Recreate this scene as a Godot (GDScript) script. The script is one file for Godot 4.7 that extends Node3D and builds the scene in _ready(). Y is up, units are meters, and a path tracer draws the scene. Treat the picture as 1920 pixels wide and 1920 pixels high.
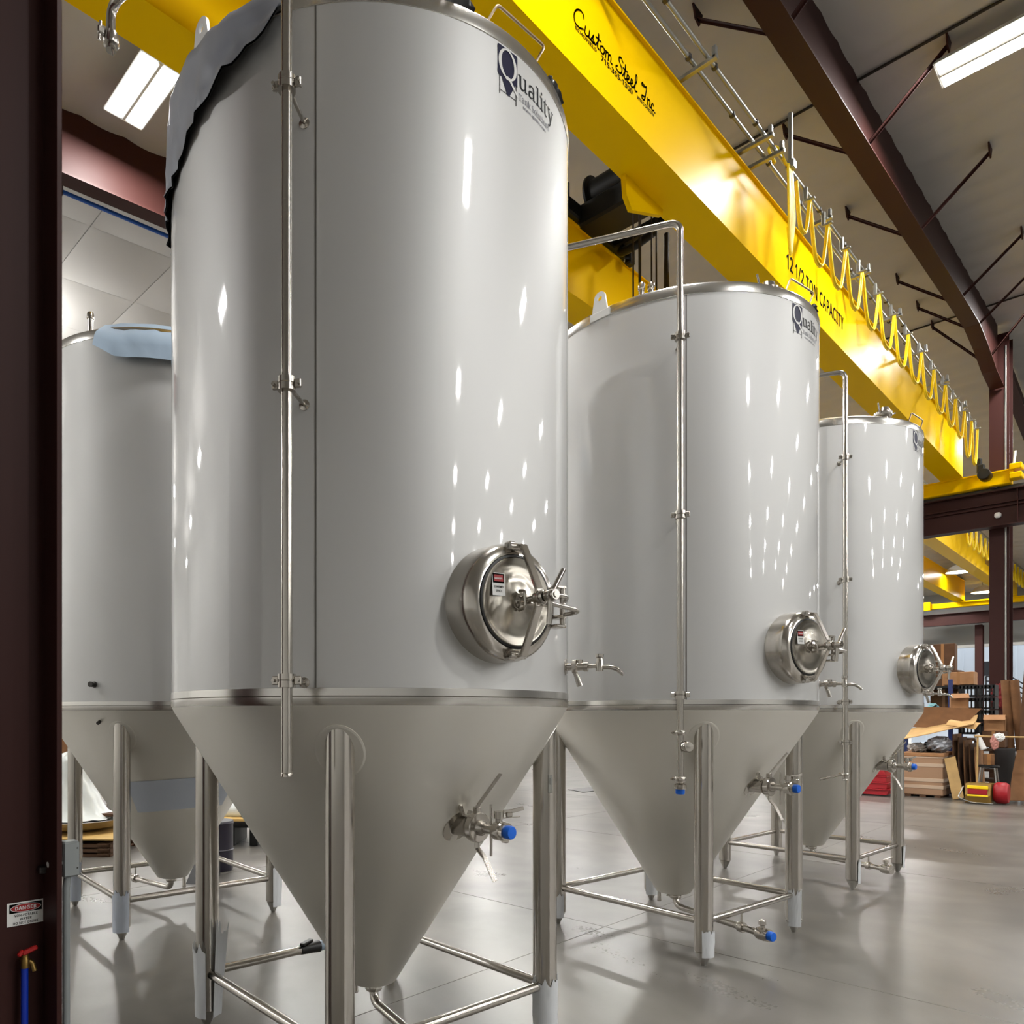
extends Node3D

# World axes: +x runs along the crane girders, -z runs along the crane runways, y is up, metres.
const TH := 0.81674
const TANK_R := 0.938
const SEAM_H := 1.626
const TOP_H := 4.144

var M := {}
var taken := {}


# ------------------------------------------------------------------ mesh building
class MB:
	var v := PackedVector3Array()
	var n := PackedVector3Array()
	var uv := PackedVector2Array()

	func tri(a: Vector3, b: Vector3, c: Vector3, na: Vector3, nb: Vector3, nc: Vector3, ua := Vector2.ZERO, ub := Vector2.ZERO, uc := Vector2.ZERO) -> void:
		if (b - a).cross(c - a).dot(na + nb + nc) > 0.0:
			v.append_array([a, c, b]); n.append_array([na, nc, nb]); uv.append_array([ua, uc, ub])
		else:
			v.append_array([a, b, c]); n.append_array([na, nb, nc]); uv.append_array([ua, ub, uc])

	func flat(a: Vector3, b: Vector3, c: Vector3, out: Vector3) -> void:
		var k := (b - a).cross(c - a).normalized()
		if k.dot(out) < 0.0:
			k = -k
		tri(a, b, c, k, k, k)

	func quad(a: Vector3, b: Vector3, c: Vector3, d: Vector3, out: Vector3) -> void:
		flat(a, b, c, out)
		flat(a, c, d, out)

	# chamfered box
	func box(xf: Transform3D, size: Vector3, bev := 0.0) -> MB:
		var h := size / 2.0
		bev = minf(bev, minf(h.x, minf(h.y, h.z)) * 0.9)
		var ax := [Vector3.RIGHT, Vector3.UP, Vector3.BACK]
		for i in 3:
			var j := (i + 1) % 3
			var k := (i + 2) % 3
			for s: float in [-1.0, 1.0]:
				var c: Vector3 = ax[i] * h[i] * s
				var a1: Vector3 = ax[j] * (h[j] - bev)
				var a2: Vector3 = ax[k] * (h[k] - bev)
				quad(xf * (c - a1 - a2), xf * (c + a1 - a2), xf * (c + a1 + a2), xf * (c - a1 + a2), xf.basis * (ax[i] * s))
				if bev > 0.0:
					for t: float in [-1.0, 1.0]:
						# chamfer along axis k between faces i and j
						var e1: Vector3 = ax[i] * s * h[i] + ax[j] * t * (h[j] - bev)
						var e2: Vector3 = ax[i] * s * (h[i] - bev) + ax[j] * t * h[j]
						var w: Vector3 = ax[k] * (h[k] - bev)
						quad(xf * (e1 - w), xf * (e1 + w), xf * (e2 + w), xf * (e2 - w), xf.basis * (ax[i] * s + ax[j] * t))
		if bev > 0.0:
			for x: float in [-1.0, 1.0]:
				for y: float in [-1.0, 1.0]:
					for z: float in [-1.0, 1.0]:
						var g := Vector3(x, y, z)
						flat(xf * (g * Vector3(h.x, h.y - bev, h.z - bev)), xf * (g * Vector3(h.x - bev, h.y, h.z - bev)), xf * (g * Vector3(h.x - bev, h.y - bev, h.z)), xf.basis * g)
		return self

	func bx(at: Vector3, size: Vector3, bev := 0.0) -> MB:
		return box(Transform3D(Basis(), at), size, bev)

	# profile of (radius, height) listed from the bottom up on the outside
	func lathe(xf: Transform3D, prof: Array, segs := 32, a0 := 0.0, a1 := TAU, crease := 38.0) -> MB:
		var m := prof.size() - 1
		var nn: Array[Vector2] = []
		for i in m:
			var d: Vector2 = prof[i + 1] - prof[i]
			nn.append(Vector2(d.y, -d.x).normalized())
		var limit := cos(deg_to_rad(crease))
		for i in m:
			var p: Vector2 = prof[i]
			var q: Vector2 = prof[i + 1]
			if p.distance_to(q) < 1e-6:
				continue
			var np := nn[i]
			var nq := nn[i]
			if i > 0 and nn[i - 1].dot(nn[i]) > limit:
				np = (nn[i - 1] + nn[i]).normalized()
			if i < m - 1 and nn[i + 1].dot(nn[i]) > limit:
				nq = (nn[i + 1] + nn[i]).normalized()
			for k in segs:
				var t := a0 + (a1 - a0) * k / segs
				var u := a0 + (a1 - a0) * (k + 1) / segs
				var e := Vector3(cos(t), 0, sin(t))
				var f := Vector3(cos(u), 0, sin(u))
				var A := xf * (e * p.x + Vector3.UP * p.y)
				var B := xf * (f * p.x + Vector3.UP * p.y)
				var C := xf * (f * q.x + Vector3.UP * q.y)
				var D := xf * (e * q.x + Vector3.UP * q.y)
				var na := (xf.basis * (e * np.x + Vector3.UP * np.y)).normalized()
				var nb := (xf.basis * (f * np.x + Vector3.UP * np.y)).normalized()
				var nc := (xf.basis * (f * nq.x + Vector3.UP * nq.y)).normalized()
				var nd := (xf.basis * (e * nq.x + Vector3.UP * nq.y)).normalized()
				var ua := Vector2(t / TAU, p.y + p.x); var ub := Vector2(u / TAU, p.y + p.x)
				var uc := Vector2(u / TAU, q.y + q.x); var ud := Vector2(t / TAU, q.y + q.x)
				if p.x > 1e-6:
					tri(A, B, C, na, nb, nc, ua, ub, uc)
				if q.x > 1e-6:
					tri(A, C, D, na, nc, nd, ua, uc, ud)
		return self

	func tube(pts: PackedVector3Array, r: float, segs := 12, caps := true, r2 := -1.0) -> MB:
		if r2 < 0.0:
			r2 = r
		var m := pts.size()
		var side := Vector3.ZERO
		var rings := []
		for i in m:
			var d := Vector3.ZERO
			if i > 0:
				d += (pts[i] - pts[i - 1]).normalized()
			if i < m - 1:
				d += (pts[i + 1] - pts[i]).normalized()
			d = d.normalized()
			if side == Vector3.ZERO:
				side = d.cross(Vector3.UP if absf(d.y) < 0.9 else Vector3.RIGHT).normalized()
			else:
				side = (side - d * side.dot(d)).normalized()
			var up := side.cross(d)
			var ring := []
			for k in segs:
				var a := TAU * k / segs
				ring.append(side * cos(a) + up * sin(a))
			rings.append([pts[i], ring, lerpf(r, r2, float(i) / maxi(1, m - 1)), d])
		for i in m - 1:
			for k in segs:
				var l := (k + 1) % segs
				var n0: Vector3 = rings[i][1][k]; var n1: Vector3 = rings[i][1][l]
				var n2: Vector3 = rings[i + 1][1][l]; var n3: Vector3 = rings[i + 1][1][k]
				var ra: float = rings[i][2]; var rb: float = rings[i + 1][2]
				var A: Vector3 = pts[i] + n0 * ra; var B: Vector3 = pts[i] + n1 * ra
				var C: Vector3 = pts[i + 1] + n2 * rb; var D: Vector3 = pts[i + 1] + n3 * rb
				tri(A, B, C, n0, n1, n2); tri(A, C, D, n0, n2, n3)
		if caps:
			for e in [0, m - 1]:
				var o: Vector3 = rings[e][3] * (-1.0 if e == 0 else 1.0)
				for k in segs:
					var rr: float = rings[e][2]
					tri(pts[e], pts[e] + rings[e][1][k] * rr, pts[e] + rings[e][1][(k + 1) % segs] * rr, o, o, o)
		return self

	# polygon in the local xy plane, pushed out along local z
	func prism(poly: PackedVector2Array, depth: float, xf := Transform3D()) -> MB:
		var t := Geometry2D.triangulate_polygon(poly)
		for s: float in [0.0, 1.0]:
			for i in range(0, t.size(), 3):
				var p := []
				for j in 3:
					p.append(xf * Vector3(poly[t[i + j]].x, poly[t[i + j]].y, depth * s))
				flat(p[0], p[1], p[2], xf.basis * Vector3(0, 0, (s * 2.0 - 1.0) * signf(depth)))
		var area := 0.0
		for i in poly.size():
			area += poly[i].cross(poly[(i + 1) % poly.size()])
		for i in poly.size():
			var a := poly[i]
			var b := poly[(i + 1) % poly.size()]
			var o := Vector3(b.y - a.y, a.x - b.x, 0) * signf(area)
			quad(xf * Vector3(a.x, a.y, 0), xf * Vector3(b.x, b.y, 0), xf * Vector3(b.x, b.y, depth), xf * Vector3(a.x, a.y, depth), xf.basis * o)
		return self

	# a sheet of points (rows of equal length); thick > 0 makes a closed sheet of that thickness
	func sheet(rows: Array, thick := 0.0, flip := 1.0) -> MB:
		var R := rows.size()
		var C: int = rows[0].size()
		var nr := []
		for i in R:
			var line := []
			for j in C:
				var du: Vector3 = rows[i][mini(j + 1, C - 1)] - rows[i][maxi(j - 1, 0)]
				var dv: Vector3 = rows[mini(i + 1, R - 1)][j] - rows[maxi(i - 1, 0)][j]
				line.append(du.cross(dv).normalized() * flip)
			nr.append(line)
		for i in R - 1:
			for j in C - 1:
				var a: Vector3 = rows[i][j]; var b: Vector3 = rows[i][j + 1]; var c: Vector3 = rows[i + 1][j + 1]; var d: Vector3 = rows[i + 1][j]
				var na: Vector3 = nr[i][j]; var nb: Vector3 = nr[i][j + 1]; var nc: Vector3 = nr[i + 1][j + 1]; var nd: Vector3 = nr[i + 1][j]
				tri(a, b, c, na, nb, nc); tri(a, c, d, na, nc, nd)
				if thick > 0.0:
					tri(a - na * thick, b - nb * thick, c - nc * thick, -na, -nb, -nc); tri(a - na * thick, c - nc * thick, d - nd * thick, -na, -nc, -nd)
		if thick > 0.0:
			var rim := []
			for j in C: rim.append([0, j])
			for i in range(1, R): rim.append([i, C - 1])
			for j in range(C - 2, -1, -1): rim.append([R - 1, j])
			for i in range(R - 2, 0, -1): rim.append([i, 0])
			var mid: Vector3 = rows[R / 2][C / 2]
			for k in rim.size():
				var p = rim[k]
				var q = rim[(k + 1) % rim.size()]
				var a: Vector3 = rows[p[0]][p[1]]; var b: Vector3 = rows[q[0]][q[1]]
				quad(a, b, b - nr[q[0]][q[1]] * thick, a - nr[p[0]][p[1]] * thick, a - mid)
		return self

	# crumpled ball
	func blob(xf: Transform3D, rad: Vector3, seed_: int, amp := 0.12, freq := 2.2, segs := 22, rows := 14) -> MB:
		var f := FastNoiseLite.new()
		f.seed = seed_
		f.frequency = freq
		var g := []
		for i in rows + 1:
			var line := []
			var a := PI * i / rows
			for j in segs + 1:
				var b := TAU * (j % segs) / segs
				var d := Vector3(sin(a) * cos(b), cos(a), sin(a) * sin(b))
				line.append(xf * (d * rad * (1.0 + amp * f.get_noise_3dv(d) * 2.0)))
			g.append(line)
		for i in rows:
			for j in segs:
				var c: Vector3 = (g[i][j] + g[i + 1][j + 1]) / 2.0 - xf.origin
				quad(g[i][j], g[i][j + 1], g[i + 1][j + 1], g[i + 1][j], c)
		return self

	func add(other: MB, xf := Transform3D()) -> MB:
		for p in other.v: v.append(xf * p)
		for q in other.n: n.append((xf.basis * q).normalized())
		uv.append_array(other.uv)
		return self

	func surface(mesh: ArrayMesh, mat: Material) -> ArrayMesh:
		var a := []
		a.resize(Mesh.ARRAY_MAX)
		a[Mesh.ARRAY_VERTEX] = v; a[Mesh.ARRAY_NORMAL] = n; a[Mesh.ARRAY_TEX_UV] = uv
		mesh.add_surface_from_arrays(Mesh.PRIMITIVE_TRIANGLES, a)
		mesh.surface_set_material(mesh.get_surface_count() - 1, mat)
		return mesh


func P(u: float, h: float, v: float) -> Vector3:
	return Vector3(u, h, -v)


func mb() -> MB:
	return MB.new()


func at(p: Vector3, b := Basis()) -> Transform3D:
	return Transform3D(b, p)


# basis whose y axis points along d
func along(d: Vector3) -> Basis:
	d = d.normalized()
	var x := d.cross(Vector3.UP if absf(d.y) < 0.95 else Vector3.RIGHT).normalized()
	return Basis(x, d, x.cross(d))


func arc(pts: Array, rad: float, n := 7) -> PackedVector3Array:
	var out := PackedVector3Array([pts[0]])
	for i in range(1, pts.size() - 1):
		var p: Vector3 = pts[i]
		var a: Vector3 = (pts[i - 1] - p).normalized()
		var b: Vector3 = (pts[i + 1] - p).normalized()
		for k in n + 1:
			var t := float(k) / n
			out.append((p + a * rad).lerp(p, t).lerp(p.lerp(p + b * rad, t), t))
	out.append(pts[-1])
	return out


func numbered(called: String) -> String:
	taken[called] = taken.get(called, -1) + 1
	return called if taken[called] == 0 else "%s_%03d" % [called, taken[called]]


func obj(called: String, shape: MB, m: Material, parent: Node3D = self) -> MeshInstance3D:
	return obj_mesh(called, shape.surface(ArrayMesh.new(), m), parent)


func obj_mesh(called: String, mesh: Mesh, parent: Node3D = self, m: Material = null) -> MeshInstance3D:
	var o := MeshInstance3D.new()
	o.name = numbered(called) if parent == self else called
	o.mesh = mesh
	if m:
		o.material_override = m
	parent.add_child(o, true)
	return o


# several materials in one part: [[shape, material], ...]
func obj_of(called: String, list: Array, parent: Node3D = self) -> MeshInstance3D:
	var mesh := ArrayMesh.new()
	for e in list:
		e[0].surface(mesh, e[1])
	return obj_mesh(called, mesh, parent)


func tag(o: Node3D, label: String, category: String, group := "") -> Node3D:
	o.set_meta("label", label)
	o.set_meta("category", category)
	if group:
		o.set_meta("group", group)
	return o


func thing(called: String, label: String, category: String, pos := Vector3.ZERO, turn := 0.0, group := "") -> Node3D:
	var o := Node3D.new()
	o.name = numbered(called)
	add_child(o)
	o.position = pos
	o.rotation.y = turn
	tag(o, label, category, group)
	return o


func struct(called: String, shape: MB, m: Material, parent: Node3D = self) -> MeshInstance3D:
	var o := obj(called, shape, m, parent)
	if parent == self:
		o.set_meta("kind", "structure")
	return o


func mat(c: Color, rough := 0.6, metal := 0.0) -> StandardMaterial3D:
	var m := StandardMaterial3D.new()
	m.albedo_color = c
	m.roughness = rough
	m.metallic = metal
	return m


func noise_tex(seed_: int, freq: float, lo: Color, hi: Color, octaves := 4, size := 512) -> NoiseTexture2D:
	var f := FastNoiseLite.new()
	f.seed = seed_
	f.frequency = freq
	f.fractal_octaves = octaves
	var t := NoiseTexture2D.new()
	t.width = size; t.height = size
	t.seamless = true
	t.noise = f
	var g := Gradient.new()
	g.set_color(0, lo); g.set_color(1, hi)
	t.color_ramp = g
	return t


# cloudy trowelled concrete: broad mottling, fine grain and a few small stains
func concrete_tex(lo: float, hi: float, seed_: int, octaves: int) -> ImageTexture:
	var n := 512
	var im := Image.create(n, n, false, Image.FORMAT_RGB8)
	var a := FastNoiseLite.new()
	a.seed = seed_
	a.noise_type = FastNoiseLite.TYPE_PERLIN
	a.frequency = 1.0
	a.fractal_octaves = octaves
	var rng := RandomNumberGenerator.new()
	rng.seed = seed_
	for y in n:
		for x in n:
			var s := TAU * x / n
			var t := TAU * y / n
			# a torus in noise space repeats without a seam
			var q := Vector3(cos(s) * 1.1 + cos(t) * 0.4, sin(s) * 1.1 + sin(t) * 0.5, cos(t) * 1.0 + sin(t) * 0.6)
			var v := 0.5 + 0.5 * tanh(1.5 * a.get_noise_3dv(q) + 0.8 * a.get_noise_3dv(q * 3.1 + Vector3(9, 3, 5)))
			var g := lerpf(lo, hi, v) + rng.randf_range(-0.006, 0.006)
			im.set_pixel(x, y, Color(g, g, g * 0.99))
	return ImageTexture.create_from_image(im)


func triplanar(m: StandardMaterial3D, tex: Texture2D, scale_: float, rough_tex: Texture2D = null) -> StandardMaterial3D:
	m.albedo_texture = tex
	m.uv1_triplanar = true
	m.uv1_world_triplanar = true
	m.uv1_scale = Vector3.ONE * scale_
	if rough_tex:
		m.roughness_texture = rough_tex
		m.roughness_texture_channel = BaseMaterial3D.TEXTURE_CHANNEL_RED
	return m


# flat lettering in the xy plane, left edge at x = 0, baseline at y = 0
func lettering(text: String, width: float, face := "Droid Sans", bold := false, height := 0.0, italic := false) -> MB:
	var f := SystemFont.new()
	f.font_names = PackedStringArray([face])
	f.font_weight = 700 if bold else 400
	f.font_italic = italic
	var t := TextMesh.new()
	t.text = text
	t.font = f
	t.font_size = 64
	t.pixel_size = 0.01
	t.depth = 0.0
	t.horizontal_alignment = HORIZONTAL_ALIGNMENT_LEFT
	var a := t.surface_get_arrays(0)
	var vs: PackedVector3Array = a[Mesh.ARRAY_VERTEX]
	var idx: PackedInt32Array = a[Mesh.ARRAY_INDEX]
	var lo := Vector2(1e9, 1e9)
	var hi := -lo
	for p in vs:
		lo = lo.min(Vector2(p.x, p.y)); hi = hi.max(Vector2(p.x, p.y))
	var sx := width / (hi.x - lo.x)
	var sy := height / (hi.y - lo.y) if height > 0.0 else sx
	var out := mb()
	for i in range(0, idx.size(), 3):
		var q := []
		for j in 3:
			var p := vs[idx[i + j]]
			q.append(Vector3((p.x - lo.x) * sx, (p.y - lo.y) * sy, 0))
		out.flat(q[0], q[1], q[2], Vector3.BACK)
	return out


# ------------------------------------------------------------------ tanks
# direction away from a tank's axis: b degrees to the right of the side that faces the photographer
func dirb(b: float) -> Vector3:
	var a := deg_to_rad(b) + TH
	return Vector3(-cos(a), 0, sin(a))


func tanb(b: float) -> Vector3:
	var a := deg_to_rad(b) + TH
	return Vector3(sin(a), 0, cos(a))


func cone_r(h: float) -> float:
	return 0.12 + (h - 0.27) * (TANK_R - 0.12) / (1.59 - 0.27)


# flat artwork (x along the arc, y up) wrapped on the shell at radius r
func wrapped(art: MB, b0: float, y0: float, r: float) -> MB:
	var out := mb()
	for i in art.v.size():
		var p := art.v[i]
		var b := b0 + rad_to_deg(p.x / r)
		out.v.append(dirb(b) * (r + p.z) + Vector3.UP * (y0 + p.y))
		out.n.append(dirb(b))
		out.uv.append(Vector2.ZERO)
	# restore clockwise fronts
	for i in range(0, out.v.size(), 3):
		if (out.v[i + 1] - out.v[i]).cross(out.v[i + 2] - out.v[i]).dot(out.n[i]) > 0.0:
			var s := out.v[i + 1]; out.v[i + 1] = out.v[i + 2]; out.v[i + 2] = s
			var q := out.n[i + 1]; out.n[i + 1] = out.n[i + 2]; out.n[i + 2] = q
	return out


func art_poly(poly: Array, z := 0.0) -> MB:
	var out := mb()
	var pp := PackedVector2Array(poly)
	var t := Geometry2D.triangulate_polygon(pp)
	for i in range(0, t.size(), 3):
		var q := []
		for j in 3:
			q.append(Vector3(pp[t[i + j]].x, pp[t[i + j]].y, z))
		out.flat(q[0], q[1], q[2], Vector3.BACK)
	return out


func art_line(pts: Array, w: float, z := 0.0) -> MB:
	var out := mb()
	for i in pts.size() - 1:
		var a: Vector2 = pts[i]
		var b: Vector2 = pts[i + 1]
		var d := (b - a).normalized() * w / 2.0
		var s := Vector2(-d.y, d.x)
		a -= d; b += d
		var q := [a - s, b - s, b + s, a + s]
		out.quad(Vector3(q[0].x, q[0].y, z), Vector3(q[1].x, q[1].y, z), Vector3(q[2].x, q[2].y, z), Vector3(q[3].x, q[3].y, z), Vector3.BACK)
	return out


func ellipse_ring(c: Vector2, ro: Vector2, ri: Vector2, z: float, tilt := 0.0, shift := Vector2.ZERO) -> MB:
	var out := mb()
	for k in 40:
		var q := []
		for t in [TAU * k / 40.0, TAU * (k + 1) / 40.0]:
			q.append((c + (Vector2(cos(t), sin(t)) * ro).rotated(tilt)))
			q.append((c + shift + (Vector2(cos(t), sin(t)) * ri).rotated(tilt)))
		out.quad(Vector3(q[0].x, q[0].y, z), Vector3(q[2].x, q[2].y, z), Vector3(q[3].x, q[3].y, z), Vector3(q[1].x, q[1].y, z), Vector3.BACK)
	return out


func clamp_ring(p: Vector3, axis: Vector3, r: float) -> MB:
	var b := along(axis)
	var m := mb()
	m.lathe(at(p, b), [Vector2(r * 0.7, -0.014), Vector2(r * 1.45, -0.014), Vector2(r * 1.6, -0.008), Vector2(r * 1.6, 0.008), Vector2(r * 1.45, 0.014), Vector2(r * 0.7, 0.014)], 20)
	m.box(at(p + b.x * r * 1.9, b), Vector3(r * 1.1, 0.02, 0.016), 0.003)
	m.tube(PackedVector3Array([p + b.x * r * 2.0 - b.z * 0.03, p + b.x * r * 2.0 + b.z * 0.03]), 0.005, 8)
	return m


func tank(pos: Vector2, leg_turn: float, off: float, label: String, o: Dictionary) -> Node3D:
	var t := thing("conical_tank", label, "tank", P(pos.x, 0, pos.y), 0.0, "stainless steel conical tanks")
	var I := Transform3D()
	var R := TANK_R
	# body
	obj("shell", mb().lathe(I, [Vector2(R, SEAM_H + 0.03), Vector2(R, TOP_H)], 128), M.shell, t)
	obj("bottom_band", mb().lathe(I, [Vector2(R - 0.004, 1.59), Vector2(R + 0.001, 1.60), Vector2(R + 0.002, SEAM_H - 0.002), Vector2(R - 0.003, SEAM_H), Vector2(R + 0.002, SEAM_H + 0.002), Vector2(R + 0.002, SEAM_H + 0.03), Vector2(R, SEAM_H + 0.031)], 128), M.band, t)
	obj("top_band", mb().lathe(I, [Vector2(R, TOP_H), Vector2(R + 0.003, TOP_H + 0.002), Vector2(R + 0.003, TOP_H + 0.052), Vector2(R - 0.004, TOP_H + 0.064), Vector2(R - 0.02, TOP_H + 0.07)], 128), M.band, t)
	obj("dome", mb().lathe(I, [Vector2(R - 0.02, TOP_H + 0.07), Vector2(R - 0.1, TOP_H + 0.11), Vector2(R * 0.7, TOP_H + 0.17), Vector2(R * 0.4, TOP_H + 0.23), Vector2(0.0, TOP_H + 0.25)], 96), M.satin, t)
	obj("cone", mb().lathe(I, [Vector2(0.0, 0.262), Vector2(0.105, 0.262), Vector2(0.12, 0.27), Vector2(R - 0.012, 1.572), Vector2(R - 0.003, 1.592)], 128), M.cone, t)
	var sb: float = -12.9 + off
	obj("weld_seam", wrap_strip(sb, 0.0035, SEAM_H + 0.03, TOP_H, R + 0.0012), M.seam, t)
	# legs
	var s := deg_to_rad(leg_turn)
	var LU := Vector3(cos(s), 0, sin(s))
	var LV := Vector3(sin(s), 0, -cos(s))
	var corner := []
	for q in [[-1, -1], [-1, 1], [1, 1], [1, -1]]:
		corner.append(LU * 0.59 * q[0] + LV * 0.59 * q[1])
	for k in 4:
		var c: Vector3 = corner[k]
		var leg := obj("leg", mb().lathe(at(c), [Vector2(0.0, 0.085), Vector2(0.05, 0.085), Vector2(0.0565, 0.092), Vector2(0.0565, 1.515), Vector2(0.0, 1.515)], 40), M.tube, t)
		obj("foot", mb().lathe(at(c), [Vector2(0.0, 0.0), Vector2(0.016, 0.0), Vector2(0.02, 0.014), Vector2(0.034, 0.045), Vector2(0.052, 0.085), Vector2(0.0, 0.086)], 24), M.satin, leg)
		obj("reinforcing_pad", pad_on_cone(c), M.cone, leg)
		var nxt: Vector3 = corner[(k + 1) % 4]
		var d := (nxt - c).normalized()
		obj("crossbar", mb().tube(PackedVector3Array([c + d * 0.045 + Vector3.UP * 0.272, nxt - d * 0.045 + Vector3.UP * 0.272]), 0.0225, 20, false), M.tube, t)
		var film: Array = o.get("films", [])
		for e in film:
			if e[0] == k:
				obj("protective_film", film_sleeve(c, e[1], e[2], e[3], e[4], e[5]), M[e[6]], leg)
	# fill pipe on stand-offs
	var pb: float = -15.5 + off
	if o.get("pipe", true):
		var pc := dirb(pb) * 1.11
		var y0: float = o.pipe_bottom
		var arm: Vector3 = o.arm
		var top: float = o.pipe_top
		var path := [pc + Vector3.UP * y0, pc + Vector3.UP * top, pc + Vector3.UP * (top + 0.012) + arm]
		var down: float = o.get("arm_drop", 0.0)
		if down > 0.0:
			path.append(pc + Vector3.UP * (top - down) + arm)
		var pipe := obj("fill_pipe", mb().tube(arc(path, 0.065), 0.0195, 20, false).lathe(at(pc + Vector3.UP * y0), [Vector2(0.0165, 0.02), Vector2(0.0165, 0.0), Vector2(0.0205, 0.0), Vector2(0.0205, 0.012), Vector2(0.019, 0.014)], 20), M.tube, t)
		for h: float in o.clamps:
			var p := pc + Vector3.UP * h
			var st := mb()
			st.lathe(at(p), [Vector2(0.019, -0.024), Vector2(0.031, -0.024), Vector2(0.031, -0.002), Vector2(0.0285, 0.0), Vector2(0.031, 0.002), Vector2(0.031, 0.022), Vector2(0.019, 0.022)], 24)
			for g: float in [-1.0, 1.0]:
				st.box(at(p + tanb(pb) * g * 0.041, Basis(tanb(pb), Vector3.UP, dirb(pb))), Vector3(0.024, 0.03, 0.014), 0.003)
				st.tube(PackedVector3Array([p + tanb(pb) * g * 0.045 + dirb(pb) * 0.018, p + tanb(pb) * g * 0.045 - dirb(pb) * 0.018]), 0.006, 8)
			if h > 1.6:
				st.tube(PackedVector3Array([p - dirb(pb) * 0.02, p - dirb(pb) * 0.172]), 0.0075, 10)
				st.lathe(at(p - dirb(pb) * 0.173, along(dirb(pb))), [Vector2(0.02, 0.0), Vector2(0.02, 0.004), Vector2(0.008, 0.008)], 16)
			obj("pipe_clamp", st, M.tube, pipe)
		if down > 0.0:
			var e := pc + Vector3.UP * (top - down) + arm
			var st := mb()
			st.lathe(at(e), [Vector2(0.0, -0.05), Vector2(0.02, -0.05), Vector2(0.02, -0.03), Vector2(0.03, -0.028), Vector2(0.033, -0.02), Vector2(0.033, 0.012), Vector2(0.03, 0.02), Vector2(0.019, 0.022)], 20)
			st.box(at(e + Vector3(-0.045, 0, 0.01)), Vector3(0.03, 0.03, 0.018), 0.004)
			st.tube(PackedVector3Array([e + Vector3(-0.05, 0.03, 0.02), e + Vector3(-0.05, -0.035, 0.0)]), 0.006, 8)
			st.tube(PackedVector3Array([e + Vector3(0.0, -0.04, 0.012), e + Vector3(0.004, -0.075, 0.012)]), 0.005, 8)
			obj("end_clamp", st, M.tube, pipe)
		if o.get("pipe_valve", false):
			var p1 := pc + Vector3.UP * (y0 + 0.33)
			obj("end_clamp", clamp_ring(p1, Vector3.UP, 0.019), M.tube, pipe)
			var vv := mb().lathe(at(p1 - Vector3.UP * 0.08 + tanb(pb) * 0.02, along(dirb(pb + 30))), [Vector2(0.0, 0.02), Vector2(0.03, 0.02), Vector2(0.034, 0.025), Vector2(0.034, 0.05), Vector2(0.028, 0.058), Vector2(0.0, 0.06)], 20)
			obj("gauge_valve", vv, M.tube, pipe)
			obj("end_clamp", clamp_ring(pc + Vector3.UP * (y0 + 0.055), Vector3.UP, 0.021), M.tube, pipe)
			obj("collar", mb().lathe(at(pc + Vector3.UP * y0), [Vector2(0.018, -0.002), Vector2(0.034, -0.002), Vector2(0.036, 0.004), Vector2(0.036, 0.022), Vector2(0.02, 0.032)], 20), M.tube, pipe)
			obj("blue_cap", mb().lathe(at(pc + Vector3.UP * y0), [Vector2(0.0, -0.034), Vector2(0.022, -0.034), Vector2(0.0265, -0.028), Vector2(0.0265, -0.003), Vector2(0.02, 0.0)], 20), M.blue_cap, pipe)
		if o.get("pipe_lever", false):
			var p1 := pc + Vector3.UP * (y0 + 0.05)
			obj("lever", mb().tube(PackedVector3Array([p1 - tanb(pb) * 0.01, p1 - tanb(pb) * 0.07 - Vector3.UP * 0.012, p1 - tanb(pb) * 0.2 - Vector3.UP * 0.045]), 0.008, 8, true, 0.012), M.tube, pipe)
			obj("end_clamp", clamp_ring(p1, Vector3.UP, 0.021), M.tube, pipe)
	if o.get("leg_tag", false):
		var lp: Vector3 = corner[3] + dirb(16.0) * 0.0575 + Vector3.UP * 1.235
		obj("tag_plate", mb().box(at(lp, Basis(tanb(16.0), Vector3.UP, dirb(16.0))), Vector3(0.022, 0.085, 0.006), 0.002).box(at(lp + dirb(16.0) * 0.004 + Vector3.UP * 0.012, Basis(tanb(16.0), Vector3.UP, dirb(16.0))), Vector3(0.008, 0.03, 0.004), 0.001), M.galv, t)
	manway(t, 30.5 + off, o.get("decal", true))
	sample_valve(t, 66.0 + off)
	racking_valve(t, 36.0 + off)
	drain(t, o.get("drain_b", 24.0 + off), o.get("drain_cap", true), o.get("drain_post", true))
	# top fittings
	for lb: float in o.get("lug_b", [-46.0 + off, 134.0 + off, 224.0 + off]):
		obj("lifting_lug", lug_shape(lb), M.white_steel, t)
	if o.get("hoop", true):
		var h0 := dirb(28.0 + off) * 0.92 + Vector3.UP * (TOP_H + 0.06)
		var h1 := dirb(45.5 + off) * 0.92 + Vector3.UP * (TOP_H + 0.06)
		var lean := Vector3(0.055, 0.10, 0.012)
		obj("hoop_handle", mb().tube(arc([h0, h0 + lean, h1 + lean, h1], 0.022, 5), 0.0055, 10), M.rod, t)
	var rv := dirb(62.0 + off) * 0.62 + Vector3.UP * (TOP_H + 0.2)
	var top_valve := obj("pressure_valve", mb().lathe(at(rv), [Vector2(0.05, 0.0), Vector2(0.05, 0.12), Vector2(0.075, 0.12), Vector2(0.08, 0.13), Vector2(0.08, 0.16), Vector2(0.06, 0.17), Vector2(0.05, 0.205), Vector2(0.0, 0.21)], 28), M.tube, t)
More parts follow.
